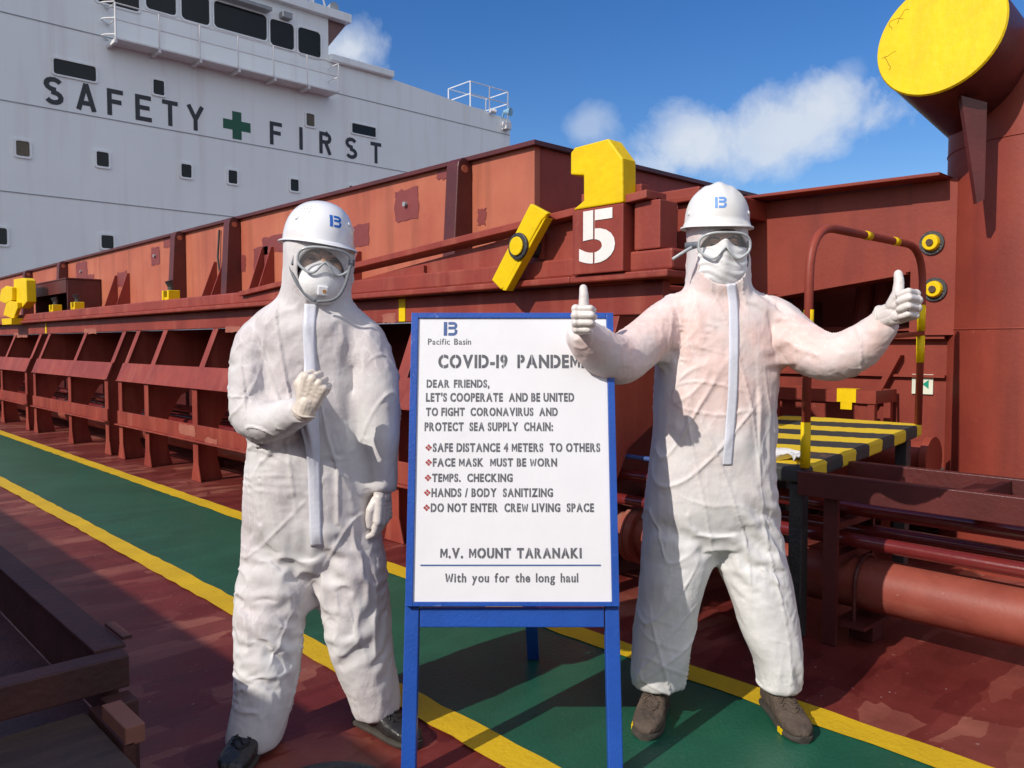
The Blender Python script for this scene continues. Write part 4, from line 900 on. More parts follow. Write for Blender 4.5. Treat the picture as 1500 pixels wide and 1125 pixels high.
def suit_mat(name, tint, tz, tamt):
    """thin white nonwoven cloth; what is worn beneath shows through faintly"""
    m = bpy.data.materials.new(name); t, n, l, p = nodes(m); co = n('ShaderNodeTexCoord')
    a = n('ShaderNodeTexNoise'); a.inputs['Scale'].default_value = 4.5; a.inputs['Detail'].default_value = 6; l(co.outputs['Object'], a.inputs['Vector'])
    sx = n('ShaderNodeSeparateXYZ'); l(co.outputs['Object'], sx.inputs[0])
    mr = n('ShaderNodeMapRange'); mr.interpolation_type = 'SMOOTHSTEP'; mr.inputs['From Min'].default_value = tz[0]; mr.inputs['From Max'].default_value = tz[1]; l(sx.outputs['Z'], mr.inputs[0])
    r1 = n('ShaderNodeValToRGB'); r1.color_ramp.elements[0].position = .38; r1.color_ramp.elements[1].position = .62; l(a.outputs['Fac'], r1.inputs['Fac'])
    q = n('ShaderNodeMath'); q.operation = 'MULTIPLY'; l(r1.outputs['Color'], q.inputs[0]); l(mr.outputs[0], q.inputs[1])
    q2 = n('ShaderNodeMath'); q2.operation = 'MULTIPLY'; q2.inputs[1].default_value = tamt; l(q.outputs[0], q2.inputs[0])
    r0 = n('ShaderNodeValToRGB'); r0.color_ramp.elements[0].position = .3; r0.color_ramp.elements[1].position = .7
    r0.color_ramp.elements[0].color = (.60, .59, .585, 1); r0.color_ramp.elements[1].color = (.74, .74, .735, 1)
    b = n('ShaderNodeTexNoise'); b.inputs['Scale'].default_value = 7; b.inputs['Detail'].default_value = 8; b.inputs['Roughness'].default_value = .6; l(co.outputs['Object'], b.inputs['Vector']); l(b.outputs['Fac'], r0.inputs['Fac'])
    mx = n('ShaderNodeMix'); mx.data_type = 'RGBA'; l(q2.outputs[0], mx.inputs['Factor']); l(r0.outputs['Color'], mx.inputs['A']); mx.inputs['B'].default_value = (*tint, 1)
    col = mx.outputs['Result']
    for sc, rot, st, seed in ((4.5, .6, (1, 1, .3), 0), (7, -.7, (1, 1, .35), 3.3), (13, .2, (1, 1, .5), 8.1)):
        mp = n('ShaderNodeMapping'); mp.inputs['Scale'].default_value = st; mp.inputs['Rotation'].default_value = (.3, rot, .4); mp.inputs['Location'].default_value = (seed, 0, seed); l(co.outputs['Object'], mp.inputs['Vector'])
        c = n('ShaderNodeTexNoise'); c.inputs['Scale'].default_value = sc; c.inputs['Detail'].default_value = 2; c.inputs['Distortion'].default_value = .5; l(mp.outputs[0], c.inputs['Vector'])
        s1 = n('ShaderNodeMath'); s1.operation = 'SUBTRACT'; s1.inputs[1].default_value = .5; l(c.outputs['Fac'], s1.inputs[0])
        s2 = n('ShaderNodeMath'); s2.operation = 'ABSOLUTE'; l(s1.outputs[0], s2.inputs[0])
        g_ = n('ShaderNodeMapRange'); g_.inputs['From Min'].default_value = .010; g_.inputs['From Max'].default_value = .001; g_.inputs['To Max'].default_value = .2; l(s2.outputs[0], g_.inputs[0])
        gate = n('ShaderNodeMath'); gate.operation = 'MULTIPLY'; l(g_.outputs[0], gate.inputs[0]); l(r1.outputs['Color'], gate.inputs[1])
        x_ = n('ShaderNodeMix'); x_.data_type = 'RGBA'; l(gate.outputs[0], x_.inputs['Factor']); l(col, x_.inputs['A']); x_.inputs['B'].default_value = (.90, .90, .91, 1); col = x_.outputs['Result']
    l(col, p.inputs['Base Color']); p.inputs['Roughness'].default_value = .62; p.inputs['Specular IOR Level'].default_value = .35
    # fine crumple: creases as ridged noise at two scales
    hs_ = []
    for sc, rot, st, k_ in ((15, .5, (1, 1, .45), .55), (34, -.5, (1, 1, .5), .28), (90, 0, (1, 1, 1), .05)):
        wn = n('ShaderNodeTexNoise'); wn.inputs['Scale'].default_value = 6; l(co.outputs['Object'], wn.inputs['Vector'])
        ad = n('ShaderNodeMix'); ad.data_type = 'RGBA'; ad.blend_type = 'LINEAR_LIGHT'; ad.inputs['Factor'].default_value = .03; l(co.outputs['Object'], ad.inputs['A']); l(wn.outputs['Color'], ad.inputs['B'])
        mp = n('ShaderNodeMapping'); mp.inputs['Scale'].default_value = st; mp.inputs['Rotation'].default_value = (.2, rot, .3); l(ad.outputs['Result'], mp.inputs['Vector'])
        c = n('ShaderNodeTexVoronoi'); c.inputs['Scale'].default_value = sc; l(mp.outputs[0], c.inputs['Vector'])
        s3 = n('ShaderNodeMath'); s3.operation = 'MULTIPLY'; s3.inputs[1].default_value = k_; l(c.outputs['Distance'], s3.inputs[0])
        s6 = n('ShaderNodeMath'); s6.operation = 'MULTIPLY'; l(s3.outputs[0], s6.inputs[0]); l(r1.outputs['Color'], s6.inputs[1]); hs_.append(s6.outputs[0])
    s4 = n('ShaderNodeMath'); l(hs_[0], s4.inputs[0]); l(hs_[1], s4.inputs[1]); s5 = n('ShaderNodeMath'); l(s4.outputs[0], s5.inputs[0]); l(hs_[2], s5.inputs[1])
    bp = n('ShaderNodeBump'); bp.inputs['Strength'].default_value = .6; bp.inputs['Distance'].default_value = .013; l(s5.outputs[0], bp.inputs['Height']); l(bp.outputs[0], p.inputs['Normal'])
    return m
M_suitL = suit_mat('coverall_cloth', (.55, .50, .505), (-.5, .3), .85)
M_suitR = suit_mat('coverall_cloth_over_orange', (.76, .53, .48), (.55, 1.3), .85)
M_zip = mat('zip_flap', (.69, .71, .78), (.62, .64, .73), .5, 20, .5, .1, 80)
M_glove = mat('latex_glove', (.72, .67, .63), (.62, .57, .54), .42, 14, .5, .12, 60)
M_gloveL = mat('cream_glove', (.74, .66, .57), (.64, .56, .48), .42, 14, .5, .12, 60)
M_helm = mat('helmet_white', (.80, .81, .84), (.76, .77, .80), .22, 3, .5, .02, 40, coat=.3)
M_helmO = mat('worn_helmet_white', (.78, .79, .79), (.70, .69, .66), .38, 5, .5, .08, 50, spots=(.38, .31, .22), spamt=.5)
M_emb = mat('emblem_blue', (.012, .13, .52), (.015, .11, .45), .35, 30, .5, 0)
M_embO = mat('faded_emblem_blue', (.06, .24, .66), (.16, .32, .68), .4, 60, .5, 0)
M_skin = mat('skin', (.70, .42, .29), (.6, .33, .22), .5, 30, .5, .05, 200)
M_hair = mat('black_hair', (.012, .01, .01), None, .5)
M_mask = mat('mask_cloth', (.80, .80, .80), (.74, .74, .75), .7, 20, .5, .12, 120)
M_strap = mat('grey_strap', (.16, .18, .20), (.12, .13, .15), .6, 30)
M_gog = mat('goggle_frame', (.50, .53, .54), (.42, .45, .46), .22, 10, .5, 0)
M_bootB = mat('black_boot', (.016, .016, .017), (.03, .029, .028), .38, 20, .5, .2, 90, spots=(.10, .09, .08), spamt=.3)
M_bootN = mat('dusty_brown_boot', (.12, .085, .06), (.05, .036, .028), .8, 22, .5, .5, 90, spots=(.26, .21, .16), spamt=.8)
M_sole = mat('boot_sole', (.03, .026, .022), (.06, .05, .04), .8, 20)
gl = bpy.data.materials.new('clear_lens'); t_, n_, l_, p_ = nodes(gl)
p_.inputs['Base Color'].default_value = (.75, .78, .80, 1); p_.inputs['Roughness'].default_value = .08; p_.inputs['Alpha'].default_value = .10; p_.inputs['Specular IOR Level'].default_value = .9
gs = bpy.data.materials.new('goggle_skirt'); t_, n_, l_, p_ = nodes(gs)
p_.inputs['Base Color'].default_value = (.5, .53, .54, 1); p_.inputs['Roughness'].default_value = .3; p_.inputs['Alpha'].default_value = .35

def buckle(me, spots, seed, kk, exc, iters, lap, found, lim, ns):
    """let the cloth grow longer than the shell it hangs on, so it buckles into folds of its own"""
    x0, nrm = getv(me); N = len(x0); ed = np.empty(len(me.edges)*2, int); me.edges.foreach_get('vertices', ed); ed = ed.reshape(-1, 2)
    q = np.array([p.vertices[:] for p in me.polygons if len(p.vertices) == 4]); ed = np.vstack([ed, q[:, [0, 2]], q[:, [1, 3]]]); a, b_ = ed[:, 0], ed[:, 1]
    e = x0[b_]-x0[a]; L0 = np.linalg.norm(e, axis=1); u = e/L0[:, None]; mid = (x0[a]+x0[b_])/2
    phi = 1.9*gnoise((mid+seed)*1.6, 50)+.9*np.sign(gnoise((mid+seed)*2.1, 70)); v = np.stack([np.cos(phi), .25*np.ones(len(phi)), np.sin(phi)], 1)
    g = exc*np.clip(.30+1.9*gnoise((mid+seed)*2.7, 90+ns), .04, 1.3)*((u*v).sum(1)**2)
    for c, vv, rad, am in spots:
        g += am*((u@vv)**2+.1)*np.exp(-((mid-c)**2).sum(1)/rad**2)
    L = L0*(1+g*(kk[a]+kk[b_])/2)
    deg = np.bincount(a, minlength=N)+np.bincount(b_, minlength=N)+1e-9
    avg = lambda f: (np.bincount(a, f[b_], N)+np.bincount(b_, f[a], N))/deg
    x = x0+nrm*(.0022*gnoise((x0+seed)*ns, 5))[:, None]; tg = np.zeros((N, 3))
    for it in range(iters):
        d = x[b_]-x[a]; l = np.linalg.norm(d, axis=1); c = d*(((l-L)/l)*.5)[:, None]
        mv = np.stack([np.bincount(a, c[:, i_], N)-np.bincount(b_, c[:, i_], N) for i_ in range(3)], 1)
        w = x+mv/deg[:, None]*1.7-x0; av = np.stack([avg(w[:, i_]) for i_ in range(3)], 1)
        w = (w+(av-w)*lap)*found
        n_ = (w*nrm).sum(1); t_ = w-nrm*n_[:, None]
        if it % 4 == 0:
            f = n_.copy()
            for _ in range(14): f = avg(f)
            n_ = n_-.6*f
        x = x0+t_*.99+nrm*np.clip(n_, -lim, lim)[:, None]
    return x
def subdivide(me):
    o = bpy.data.objects.new('tmp', me); COL.objects.link(o); m = o.modifiers.new('s', 'SUBSURF'); m.levels = 1; m.render_levels = 1
    dg = bpy.context.evaluated_depsgraph_get(); dg.update(); r = bpy.data.meshes.new_from_object(o.evaluated_get(dg)); bpy.data.objects.remove(o); bpy.data.meshes.remove(me); r.materials.clear(); return r

class Fig:
    """one person: local x runs to the photo's right, y away from the camera, z up; sizes in metres"""
    def __init__(s, label, D, cx):
        s.D = D; s.gd = .124; o = onD(cx, 900, D); s.root = thing('person', label, 'person', (o[0], o[1], 0), -YAW); s.inv = WM[s.root.name].inverted()
    def L(s, px, py, d=0.0): return s.inv @ Vector(tuple(onD(px, py, s.D+d)))
    def k(s, d=0.0): return (s.D+d)/FPX
    def rows(s, R_, n=5):
        o = []
        for py, cx, hw, hd, d in R_:
            p = s.L(cx, py, d); o.append((p.x, p.y, p.z, hw*s.k(d), hd))
        return cr(o, n)
    def limb(s, bm, pts, n=5):
        q = cr([(*s.L(px, py, d), r) for px, py, d, r in pts], n); tube(bm, [tuple(v[:3]) for v in q], [v[3] for v in q], 24)
    def coverall(s, torso, hood, legs, arms, folds, hole, m, seed, bexc=.095):
        b = BM(); loft(b, s.rows(torso)); loft(b, s.rows(hood), e=2.1)
        for g in legs: loft(b, s.rows(g), e=2.2)
        for a in arms: s.limb(b, a)
        me = remesh(b, .0215, 1); P, Nn = getv(me); zh = s.L(750, hood[0][0])[2]
        kf = lambda P: np.clip(1-(P[:, 2]-zh+.02)*5, .6, 1)
        P = P+Nn*((.011*gnoise((P+seed)*3.2, 3.3)+.005*gnoise((P+seed)*7, 9))*kf(P))[:, None]; setv(me, P)
        spots = [(np.array(s.L(px, py, dd)), np.array([math.cos(R(ang)), 0, math.sin(R(ang))]), rad, amp*10.5) for px, py, dd, ang, lam, rad, amp in folds]
        setv(me, buckle(me, spots, seed, kf(P), bexc, 260, .05, .994, .028, 6))
        me = subdivide(me); P = getv(me)[0]
        setv(me, buckle(me, [(c, v, r, am*.30) for c, v, r, am in spots], seed+5, kf(P), .13, 90, .03, .985, .010, 16))
        me = subdivide(me); P, Nn = getv(me); Q = P+seed
        gate = np.clip(gnoise(Q*2.6, 17)*2+.35, 0, 1); gate2 = np.clip(gnoise(Q*2.9, 37)*2+.35, 0, 1); rot = lambda a: np.array([[math.cos(a), 0, -math.sin(a)], [0, 1, 0], [math.sin(a), 0, math.cos(a)]])
        d = .0062*(ridge(Q@rot(.22)*[7, 7, 1.1], 77, 12)-.04)*gate+.0062*(ridge(Q@rot(-.75)*[8, 8, 1.4], 91, 12)-.04)*gate2+.0045*(ridge(Q@rot(1.25)*[10, 10, 2.2], 33, 10)-.04)*gate*gate2
        setv(me, P+Nn*d[:, None])
        setv(me, buckle(me, [(c, v, r*1.1, am*.16) for c, v, r, am in spots], seed+9, kf(P), .13, 34, .012, .97, .005, 34))
        bb = BM(); bb.from_mesh(me)
        hx, hz_, rx_, rz_, hy = hole
        kill = [v for v in bb.verts if ((v.co.x-hx)/rx_)**2+((v.co.z-hz_)/rz_)**2 < 1 and v.co.y < hy]
        bmesh.ops.delete(bb, geom=kill, context='VERTS')
        for v in bb.verts:      # hem the face opening to a clean edge
            if v.is_boundary:
                q_ = math.hypot((v.co.x-hx)/rx_, (v.co.z-hz_)/rz_)
                if q_ < 1.25 and v.co.y < hy+.05: v.co.x = hx+(v.co.x-hx)/q_*1.01; v.co.z = hz_+(v.co.z-hz_)/q_*1.01
        bb.to_mesh(me); bb.free()
        s.suit = obj('coverall', me, m, s.root, world=False, smooth=True)
        so = s.suit.modifiers.new('thick', 'SOLIDIFY'); so.thickness = .002
        bb = BM(); bb.from_mesh(me); s.bvh = BVHTree.FromBMesh(bb); bb.free(); return s.suit
    def front(s, x, z):
        y = -1.2
        for _ in range(8):
            h = s.bvh.ray_cast(Vector((x, y, z)), Vector((0, 1, 0)))[0]
            if h is None or h.y > -.215: return h
            y = h.y+.002
        return h
    def ribbon(s, name, path, hw, m, lift=.0015, parent=None, cols=6, jit=.0):
        """cloth strip laid on the front of the suit along photo points"""
        q = cr([(*s.L(px, py),) for px, py in path], 14); b = BM(); rows_ = []
        for i, v in enumerate(q):
            row = []
            for c in range(cols):
                t = (c/(cols-1)-.5)*2; p = s.front(v[0]+t*hw, v[2])
                if p is None: row = None; break
                row.append(Vector((p.x, p.y-lift-.0008*(1-t*t)-jit*math.sin(i*.9)*.5, p.z)))
            rows_.append(row)
        rows_ = [r for r in rows_ if r]
        yo = [[v.y for v in r] for r in rows_]
        for _ in range(30):   # pull it taut
            n2 = [[v.copy() for v in r] for r in rows_]
            for i in range(1, len(rows_)-1):
                for c in range(cols): n2[i][c].y = min(yo[i][c], (rows_[i-1][c].y+rows_[i+1][c].y)/2)
            rows_ = n2
        vs = [[b.verts.new(v) for v in r] for r in rows_]
        for i in range(len(vs)-1):
            for c in range(cols-1): b.faces.new((vs[i][c], vs[i][c+1], vs[i+1][c+1], vs[i+1][c]))
        bmesh.ops.recalc_face_normals(b, faces=b.faces[:])
        o = obj(name, b, m, parent or s.suit, world=False, smooth=True); so = o.modifiers.new('thick', 'SOLIDIFY'); so.thickness = .0016; so.offset = 0; return o
    def seam(s, path, parent=None, r=.0012):
        pts = []
        for v in cr([(*s.L(px, py),) for px, py in path], 12):
            p = s.front(v[0], v[2])
            if p: pts.append(p+Vector((0, -.0012, 0)))
        if len(pts) > 2: b = BM(); tube(b, pts, r, 6); obj('seam', b, M_mask, s.suit, world=False, smooth=True)
    def hand(s, wrist, X, Y, Z, pose, m, scale=1.0, cuff=.036):
        """wrist point in local metres, X thumb side, Y towards the knuckles, Z back of the hand"""
        o = Vector(wrist); X, Y, Z = [Vector(v).normalized() for v in (X, Y, Z)]
        Y = Y*pose.get('short', 1.0); mp = lambda p: o+(X*p[0]+Y*p[1]+Z*p[2])*scale
        b = BM(); cap = lambda p0, p1, r0, r1: capsule(b, mp(p0), mp(p1), r0*scale, r1*scale)
        mc = [(.030, .090), (.010, .094), (-.011, .089), (-.030, .080)]
        ln = [(.044, .027, .022), (.048, .030, .023), (.045, .028, .022), (.036, .022, .019)]
        rd = [.0112, .0114, .0108, .0096]
        for (x, y), r in zip(mc, rd): cap((x*.62, .012, -.002), (x, y, 0), .0185, r*1.25)
        for y_, w_, r_ in ((.03, .022, .0165), (.048, .024, .0152), (.064, .025, .0142), (.078, .024, .0132)): cap((-w_, y_, 0), (w_, y_+.006, 0), r_, r_)
        cap((.016, .03, -.012), (.022, .07, -.010), .015, .012); cap((-.018, .03, -.012), (-.022, .065, -.010), .014, .012)
        cap((0, -.026, 0), (0, .01, 0), .027, .026); cap((.010, -.026, 0), (.012, .01, -.002), .024, .022); cap((-.010, -.026, 0), (-.012, .01, -.002), .024, .022)
        for i, (x, y) in enumerate(mc):
            p = (x, y, 0); fan = pose['fan'][i] if 'fan' in pose else 0; r = rd[i]
            for j in range(3):
                th = R(pose['curl'][i][j]); q = (p[0]+fan*ln[i][j], p[1]+ln[i][j]*math.cos(th), p[2]-ln[i][j]*math.sin(th)); cap(p, q, r*(1-.06*j), r*(1-.06*(j+1))); p = q
        tp = pose['thumb']; tr = (.0185, .0162, .0142, .0122)
        for j in range(3): cap(tp[j], tp[j+1], tr[j], tr[j+1])
        me = remesh(b, .0021, 4, .45); P, Nn = getv(me); Q = P*1.0
        setv(me, P+Nn*(.0005*(ridge(Q*[38, 38, 60], 3, 3)-.3))[:, None])
        g = obj('glove', me, m, s.root, world=False, smooth=True)
        b = BM(); pts = []; 
        for a in range(25):
            t = 2*math.pi*a/24; pts.append(mp((.0345*math.cos(t)*cuff/.036, -.026+.003*math.sin(3*t), .0275*math.sin(t)*cuff/.036)))
        tube(b, pts, .0036, 8, cap=False); obj('cuff_roll', b, m, g, world=False, smooth=True); return g
    def boot(s, heel, ang, up, m, length=.285, accent=False, name='boot'):
        ca, sa = math.cos(R(ang)), math.sin(R(ang)); ax = Vector((ca, sa, 0)); h = Vector(heel)-ax*.075; ay = Vector((-sa, ca, 0))
        prof = [(.0, .026, .06, .1), (.03, .036, .09, .1), (.18, .040, .115, .1), (.36, .040, .108, .1), (.52, .044, .086, .1), (.68, .049, .070, .1), (.84, .047, .060, .1), (.95, .034, .050, .1), (1.0, .016, .034, .1)]
        def body(zb, grow, hs_, flat=None):
            b = BM(); rings = []
            for t, w, hh_, _ in [tuple(v) for v in cr(prof, 3)]:
                r = []; c = h+ax*(t*length*(1+grow*2)-grow*length)
                top = hh_ if flat is None else flat
                for k in range(24):
                    a = 2*math.pi*k/24; c_, s_ = math.cos(a), math.sin(a); x = (w+grow*.1)*math.copysign(abs(c_)**.75, c_)
                    z = zb+(top-zb)*(.5+.5*math.copysign(abs(s_)**.6, s_)); r.append(b.verts.new(c+ay*x+Vector((0, 0, z))))
                rings.append(r)
            for i in range(len(rings)-1):
                for k in range(24): b.faces.new((rings[i][k], rings[i][(k+1)%24], rings[i+1][(k+1)%24], rings[i+1][k]))
            b.faces.new(rings[0][::-1]); b.faces.new(rings[-1]); return b
        b = body(.02, 0, 1); c = h+ax*.075
        tube(b, [c+Vector((0, 0, .05)), c+Vector((0, 0, .1)), c+Vector((0, 0, .13)), c+Vector((0, 0, .16))], [.044, .044, .044, .043], 24)
        me = remesh(b, .0045, 5); P, Nn = getv(me); setv(me, P+Nn*(.002*(ridge(P*24+3, 5)-.3)+.0012*gnoise(P*60))[:, None])
        o = obj(name, me, m, s.root, world=False, smooth=True)
        b = body(.003, .018, 1, .026); obj('sole', b, M_sole, o, world=False, auto=R(45))
        bv = BM(); bv.from_mesh(me); bt = BVHTree.FromBMesh(bv); bv.free()
        for i in range(5):
            c = h+ax*(.11+.022*i); pts = []
            for j in range(9):
                y = (j/8-.5)*.052; hit = bt.ray_cast(c+ax*(.012*math.sin(j*.8+i))+ay*y+Vector((0, 0, .4)), Vector((0, 0, -1)))[0]
                if hit and hit.z < .16: pts.append(hit+Vector((0, 0, .002)))
            if len(pts) > 3: b = BM(); tube(b, pts, .003, 6); obj('lace', b, M_hair if m is M_bootB else M_bootN, o, world=False, smooth=True)
        if accent:
            for t, y in ((.80, .050), (.745, .051)):
                for sd_ in (-1,):
                    c = h+ax*length*t+ay*y*sd_*.98; b = BM(); q = box(b, -.006, .006, -.003, .003, .008, .024); bmesh.ops.rotate(q, cent=(0, 0, 0), matrix=Matrix.Rotation(R(ang), 3, 'Z'), verts=q.verts[:]); bmesh.ops.translate(q, vec=c, verts=q.verts[:]); obj('sole_accent', q, M_yel, o, world=False)
        return o
    # ---- head gear; H is the head frame (origin between the ears, -y is where the face looks)
    def head(s, c, yaw, pitch, roll):
        s.H = Matrix.Translation(Vector(c)) @ Matrix.Rotation(R(yaw), 4, 'Z') @ Matrix.Rotation(R(roll), 4, 'Y') @ Matrix.Rotation(R(pitch), 4, 'X')
        b = BM(); T = lambda *p: s.H @ Vector(p)
        bmesh.ops.create_uvsphere(b, u_segments=32, v_segments=24, radius=1, matrix=s.H @ Matrix.Translation((0, .01, .03)) @ Matrix.Diagonal((.073, .092, .095, 1)))
        bmesh.ops.create_uvsphere(b, u_segments=32, v_segments=24, radius=1, matrix=s.H @ Matrix.Translation((0, -.022, -.035)) @ Matrix.Diagonal((.060, .068, .082, 1)))
        capsule(b, T(0, -.084, .018), T(0, -.104, -.022), .009, .013); capsule(b, T(-.035, -.074, .030), T(.035, -.074, .030), .012, .012)
        for sx in (-1, 1):
            capsule(b, T(sx*.042, -.066, -.012), T(sx*.050, -.05, -.02), .020, .018); capsule(b, T(sx*.014, -.090, -.025), T(sx*.010, -.094, -.025), .008, .008)
            capsule(b, T(sx*.074, .012, .015), T(sx*.074, .006, -.022), .012, .008); capsule(b, T(sx*.022, -.088, -.060), T(0, -.092, -.060), .008, .009)
        capsule(b, T(0, .02, -.05), T(0, .035, -.2), .056, .062); capsule(b, T(-.12, .06, -.27), T(.12, .06, -.27), .075, .075)
        me = remesh(b, .0035, 4); o = obj('body', me, M_skin, s.root, world=False, smooth=True)
        for sx in (-1, 1):
            b = BM(); bmesh.ops.create_uvsphere(b, u_segments=16, v_segments=10, radius=1, matrix=s.H @ Matrix.Translation((sx*.031, -.0745, .008)) @ Matrix.Diagonal((.013, .012, .0032, 1))); obj('eye', b, M_hair, o, world=False, smooth=True)
            b = BM(); tube(b, [T(sx*.014, -.0885, .027), T(sx*.030, -.0895, .032), T(sx*.048, -.079, .027)], [.003, .004, .002], 8); obj('eyebrow', b, M_hair, o, world=False, smooth=True)
        s.body = o
    def helmet(s, c, yaw, pitch, roll, a, d, hgt, m, ridged, me_, label_m):
        Hm = Matrix.Translation(Vector(c)) @ Matrix.Rotation(R(yaw), 4, 'Z') @ Matrix.Rotation(R(roll), 4, 'Y') @ Matrix.Rotation(R(pitch), 4, 'X')
        b = BM(); nu, nv = 72, 26; rings = []
        for j in range(nv+1):
            ph = math.pi/2*j/nv; r0 = math.sin(ph)**.86 if j else 0; z0 = hgt*math.cos(ph)**.92 if j < nv else 0; ring = []
            for i in range(nu):
                th = 2*math.pi*i/nu; x, y = a*r0*math.cos(th), d*r0*math.sin(th); z = z0
                if ridged: z += .010*math.exp(-(x/.022)**2)*min(1, r0*3+.4)*(1-r0**4); z += .004*math.exp(-((abs(x)-.045)/.012)**2)*(1-r0**3)*(1 if r0 > .2 else 0)
                ring.append((x, y, z))
            rings.append(ring)
        # brim: a rolled lip, longer over the eyes
        for off, dz in ((.000, -.012), (.004, -.014), (.012, -.018), (.013, -.022), (.006, -.021), (-.004, -.017), (-.006, .02)):
            ring = []
            for i in range(nu):
                th = 2*math.pi*i/nu; fr_ = max(0, -math.sin(th))**2; o_ = off*(1+(1.4 if not ridged else .9)*fr_)
                ring.append(((a+o_)*math.cos(th), (d+o_)*math.sin(th), dz-(.006*fr_ if off > 0 else 0)))
            rings.append(ring)
        if ridged:
            for q in range(nv+1, nv+5): rings[q] = [(x*1.012, y*1.012, z+(.0 if q > nv+1 else .010)) for x, y, z in rings[q]]
        V = [[b.verts.new(Hm @ Vector(p)) for p in r] for r in rings[1:]]; top = b.verts.new(Hm @ Vector((0, 0, rings[0][0][2])))
        for i in range(nu): b.faces.new((top, V[0][i], V[0][(i+1) % nu]))
        for j in range(len(V)-1):
            for i in range(nu): b.faces.new((V[j][i], V[j+1][i], V[j+1][(i+1) % nu], V[j][(i+1) % nu]))
        bmesh.ops.recalc_face_normals(b, faces=b.faces[:]); bt = BVHTree.FromBMesh(b)
        o = obj('helmet', b, m, s.root, world=False, smooth=True); o.data.set_sharp_from_angle(angle=R(50))
        dirf = (Hm.to_3x3() @ Vector((0, 1, -.12))).normalized()
        b = BM(); sz = .037; cz = hgt*.43
        for poly in emblem_polys():
            n = 3; c4 = [Vector((p_[0], p_[1])) for p_ in poly]; g = []
            for i in range(n+1):
                row = []
                for j in range(n+1):
                    u, v = i/n, j/n; p2 = (c4[0]*(1-u)*(1-v)+c4[1]*u*(1-v)+c4[2]*u*v+c4[3]*(1-u)*v)
                    st = Hm @ Vector(((p2.x-.5)*sz, -.3, (p2.y-.5)*sz*1.02+cz+.020)); hit = bt.ray_cast(st, dirf)
                    row.append(b.verts.new(hit[0]+hit[1]*.0008) if hit[0] else None)
                g.append(row)
            for i in range(n):
                for j in range(n):
                    q = (g[i][j], g[i+1][j], g[i+1][j+1], g[i][j+1])
                    if all(q): b.faces.new(q)
        bmesh.ops.recalc_face_normals(b, faces=b.faces[:]); obj('emblem', b, me_, o, world=False, smooth=True)
        for th, ph in ((-20, 68), (-58, 66), (200, 68)) if not ridged else ((-25, 80), (205, 80)):
            r0 = math.sin(R(ph))**.86; p = Vector((a*r0*math.cos(R(th)), d*r0*math.sin(R(th)), hgt*math.cos(R(ph))**.92)); nrm = Vector((p.x/a**2, p.y/d**2, p.z/hgt**2)).normalized(); b = BM()
            tube(b, [Hm @ (p-nrm*.002), Hm @ (p+nrm*.002), Hm @ (p+nrm*.0045)], [.0085, .008, .004], 14); obj('rivet', b, m, o, world=False, smooth=True)
        if not ridged:
            b = BM()
            for i in range(4):
                for j in range(3): 
                    th, ph = R(-82-i*6 if False else 200+i*7), R(44+j*6); r0 = math.sin(ph)**.86; p = Vector((a*r0*math.cos(th), d*r0*math.sin(th), hgt*math.cos(ph)**.92)); nrm = Vector((p.x/a**2, p.y/d**2, p.z/hgt**2)).normalized(); tube(b, [Hm @ (p-nrm*.001), Hm @ (p+nrm*.0006)], .0022, 8)
            obj('vent_holes', b, M_gog, o, world=False)
        s.helm = o; s.Hm = Hm; return o
    def gsurf(s, x, z): return -(s.gd-2.9*x*x-6*abs(x)**3)
    def goggles(s, hx=.082, zc=.006, hz=.040, m=None):
        n = 64; outl = []
        for i in range(n):
            t = 2*math.pi*i/n; c, s_ = math.cos(t), math.sin(t); x = hx*math.copysign(abs(c)**.72, c); z = zc+hz*math.copysign(abs(s_)**.75, s_)
            if s_ < 0: z += .034*math.exp(-(x/.020)**2)+(-.006)*math.exp(-((abs(x)-.042)/.02)**2)
            outl.append((x, z))
        T = lambda x, y, z: s.H @ Vector((x, y, z))
        b = BM(); tube(b, [T(x, s.gsurf(x, z), z) for x, z in outl+[outl[0], outl[1]]], .0042, 10, cap=False); root = obj('goggles', b, m or M_gog, s.root, world=False, smooth=True)
        b = BM(); rings = [[b.verts.new(T(x*f, s.gsurf(x*f, 0)-.001, zc+.006+(z-zc-.006)*f)) for x, z in outl] for f in (1, .8, .6, .4, .2)]; c = b.verts.new(T(0, s.gsurf(0, 0)-.001, zc+.006))
        for j in range(4):
            for i in range(n): b.faces.new((rings[j][i], rings[j][(i+1) % n], rings[j+1][(i+1) % n], rings[j+1][i]))
        for i in range(n): b.faces.new((rings[4][i], rings[4][(i+1) % n], c))
        obj('lens', b, gl, root, world=False, smooth=True)
        b = BM(); r1 = [b.verts.new(T(x, s.gsurf(x, z)+.002, z)) for x, z in outl]; r2 = [b.verts.new(T(x*1.02, s.gsurf(x, z)+.034, z*1.02)) for x, z in outl]
        for i in range(n): b.faces.new((r1[i], r1[(i+1) % n], r2[(i+1) % n], r2[i]))
        obj('skirt', b, gs, root, world=False, smooth=True)
        b = BM(); pts = [(.108*math.cos(R(a)), .012+.125*math.sin(R(a))*1.0, zc+.004) for a in range(-42, 223, 8)]; V = []
        for p in pts: V.append((b.verts.new(T(p[0], p[1], p[2]-.010)), b.verts.new(T(p[0], p[1], p[2]+.010))))
        for i in range(len(V)-1): b.faces.new((V[i][0], V[i+1][0], V[i+1][1], V[i][1]))
        o = obj('strap', b, M_strap, root, world=False, smooth=True); so = o.modifiers.new('t', 'SOLIDIFY'); so.thickness = .002
        return root
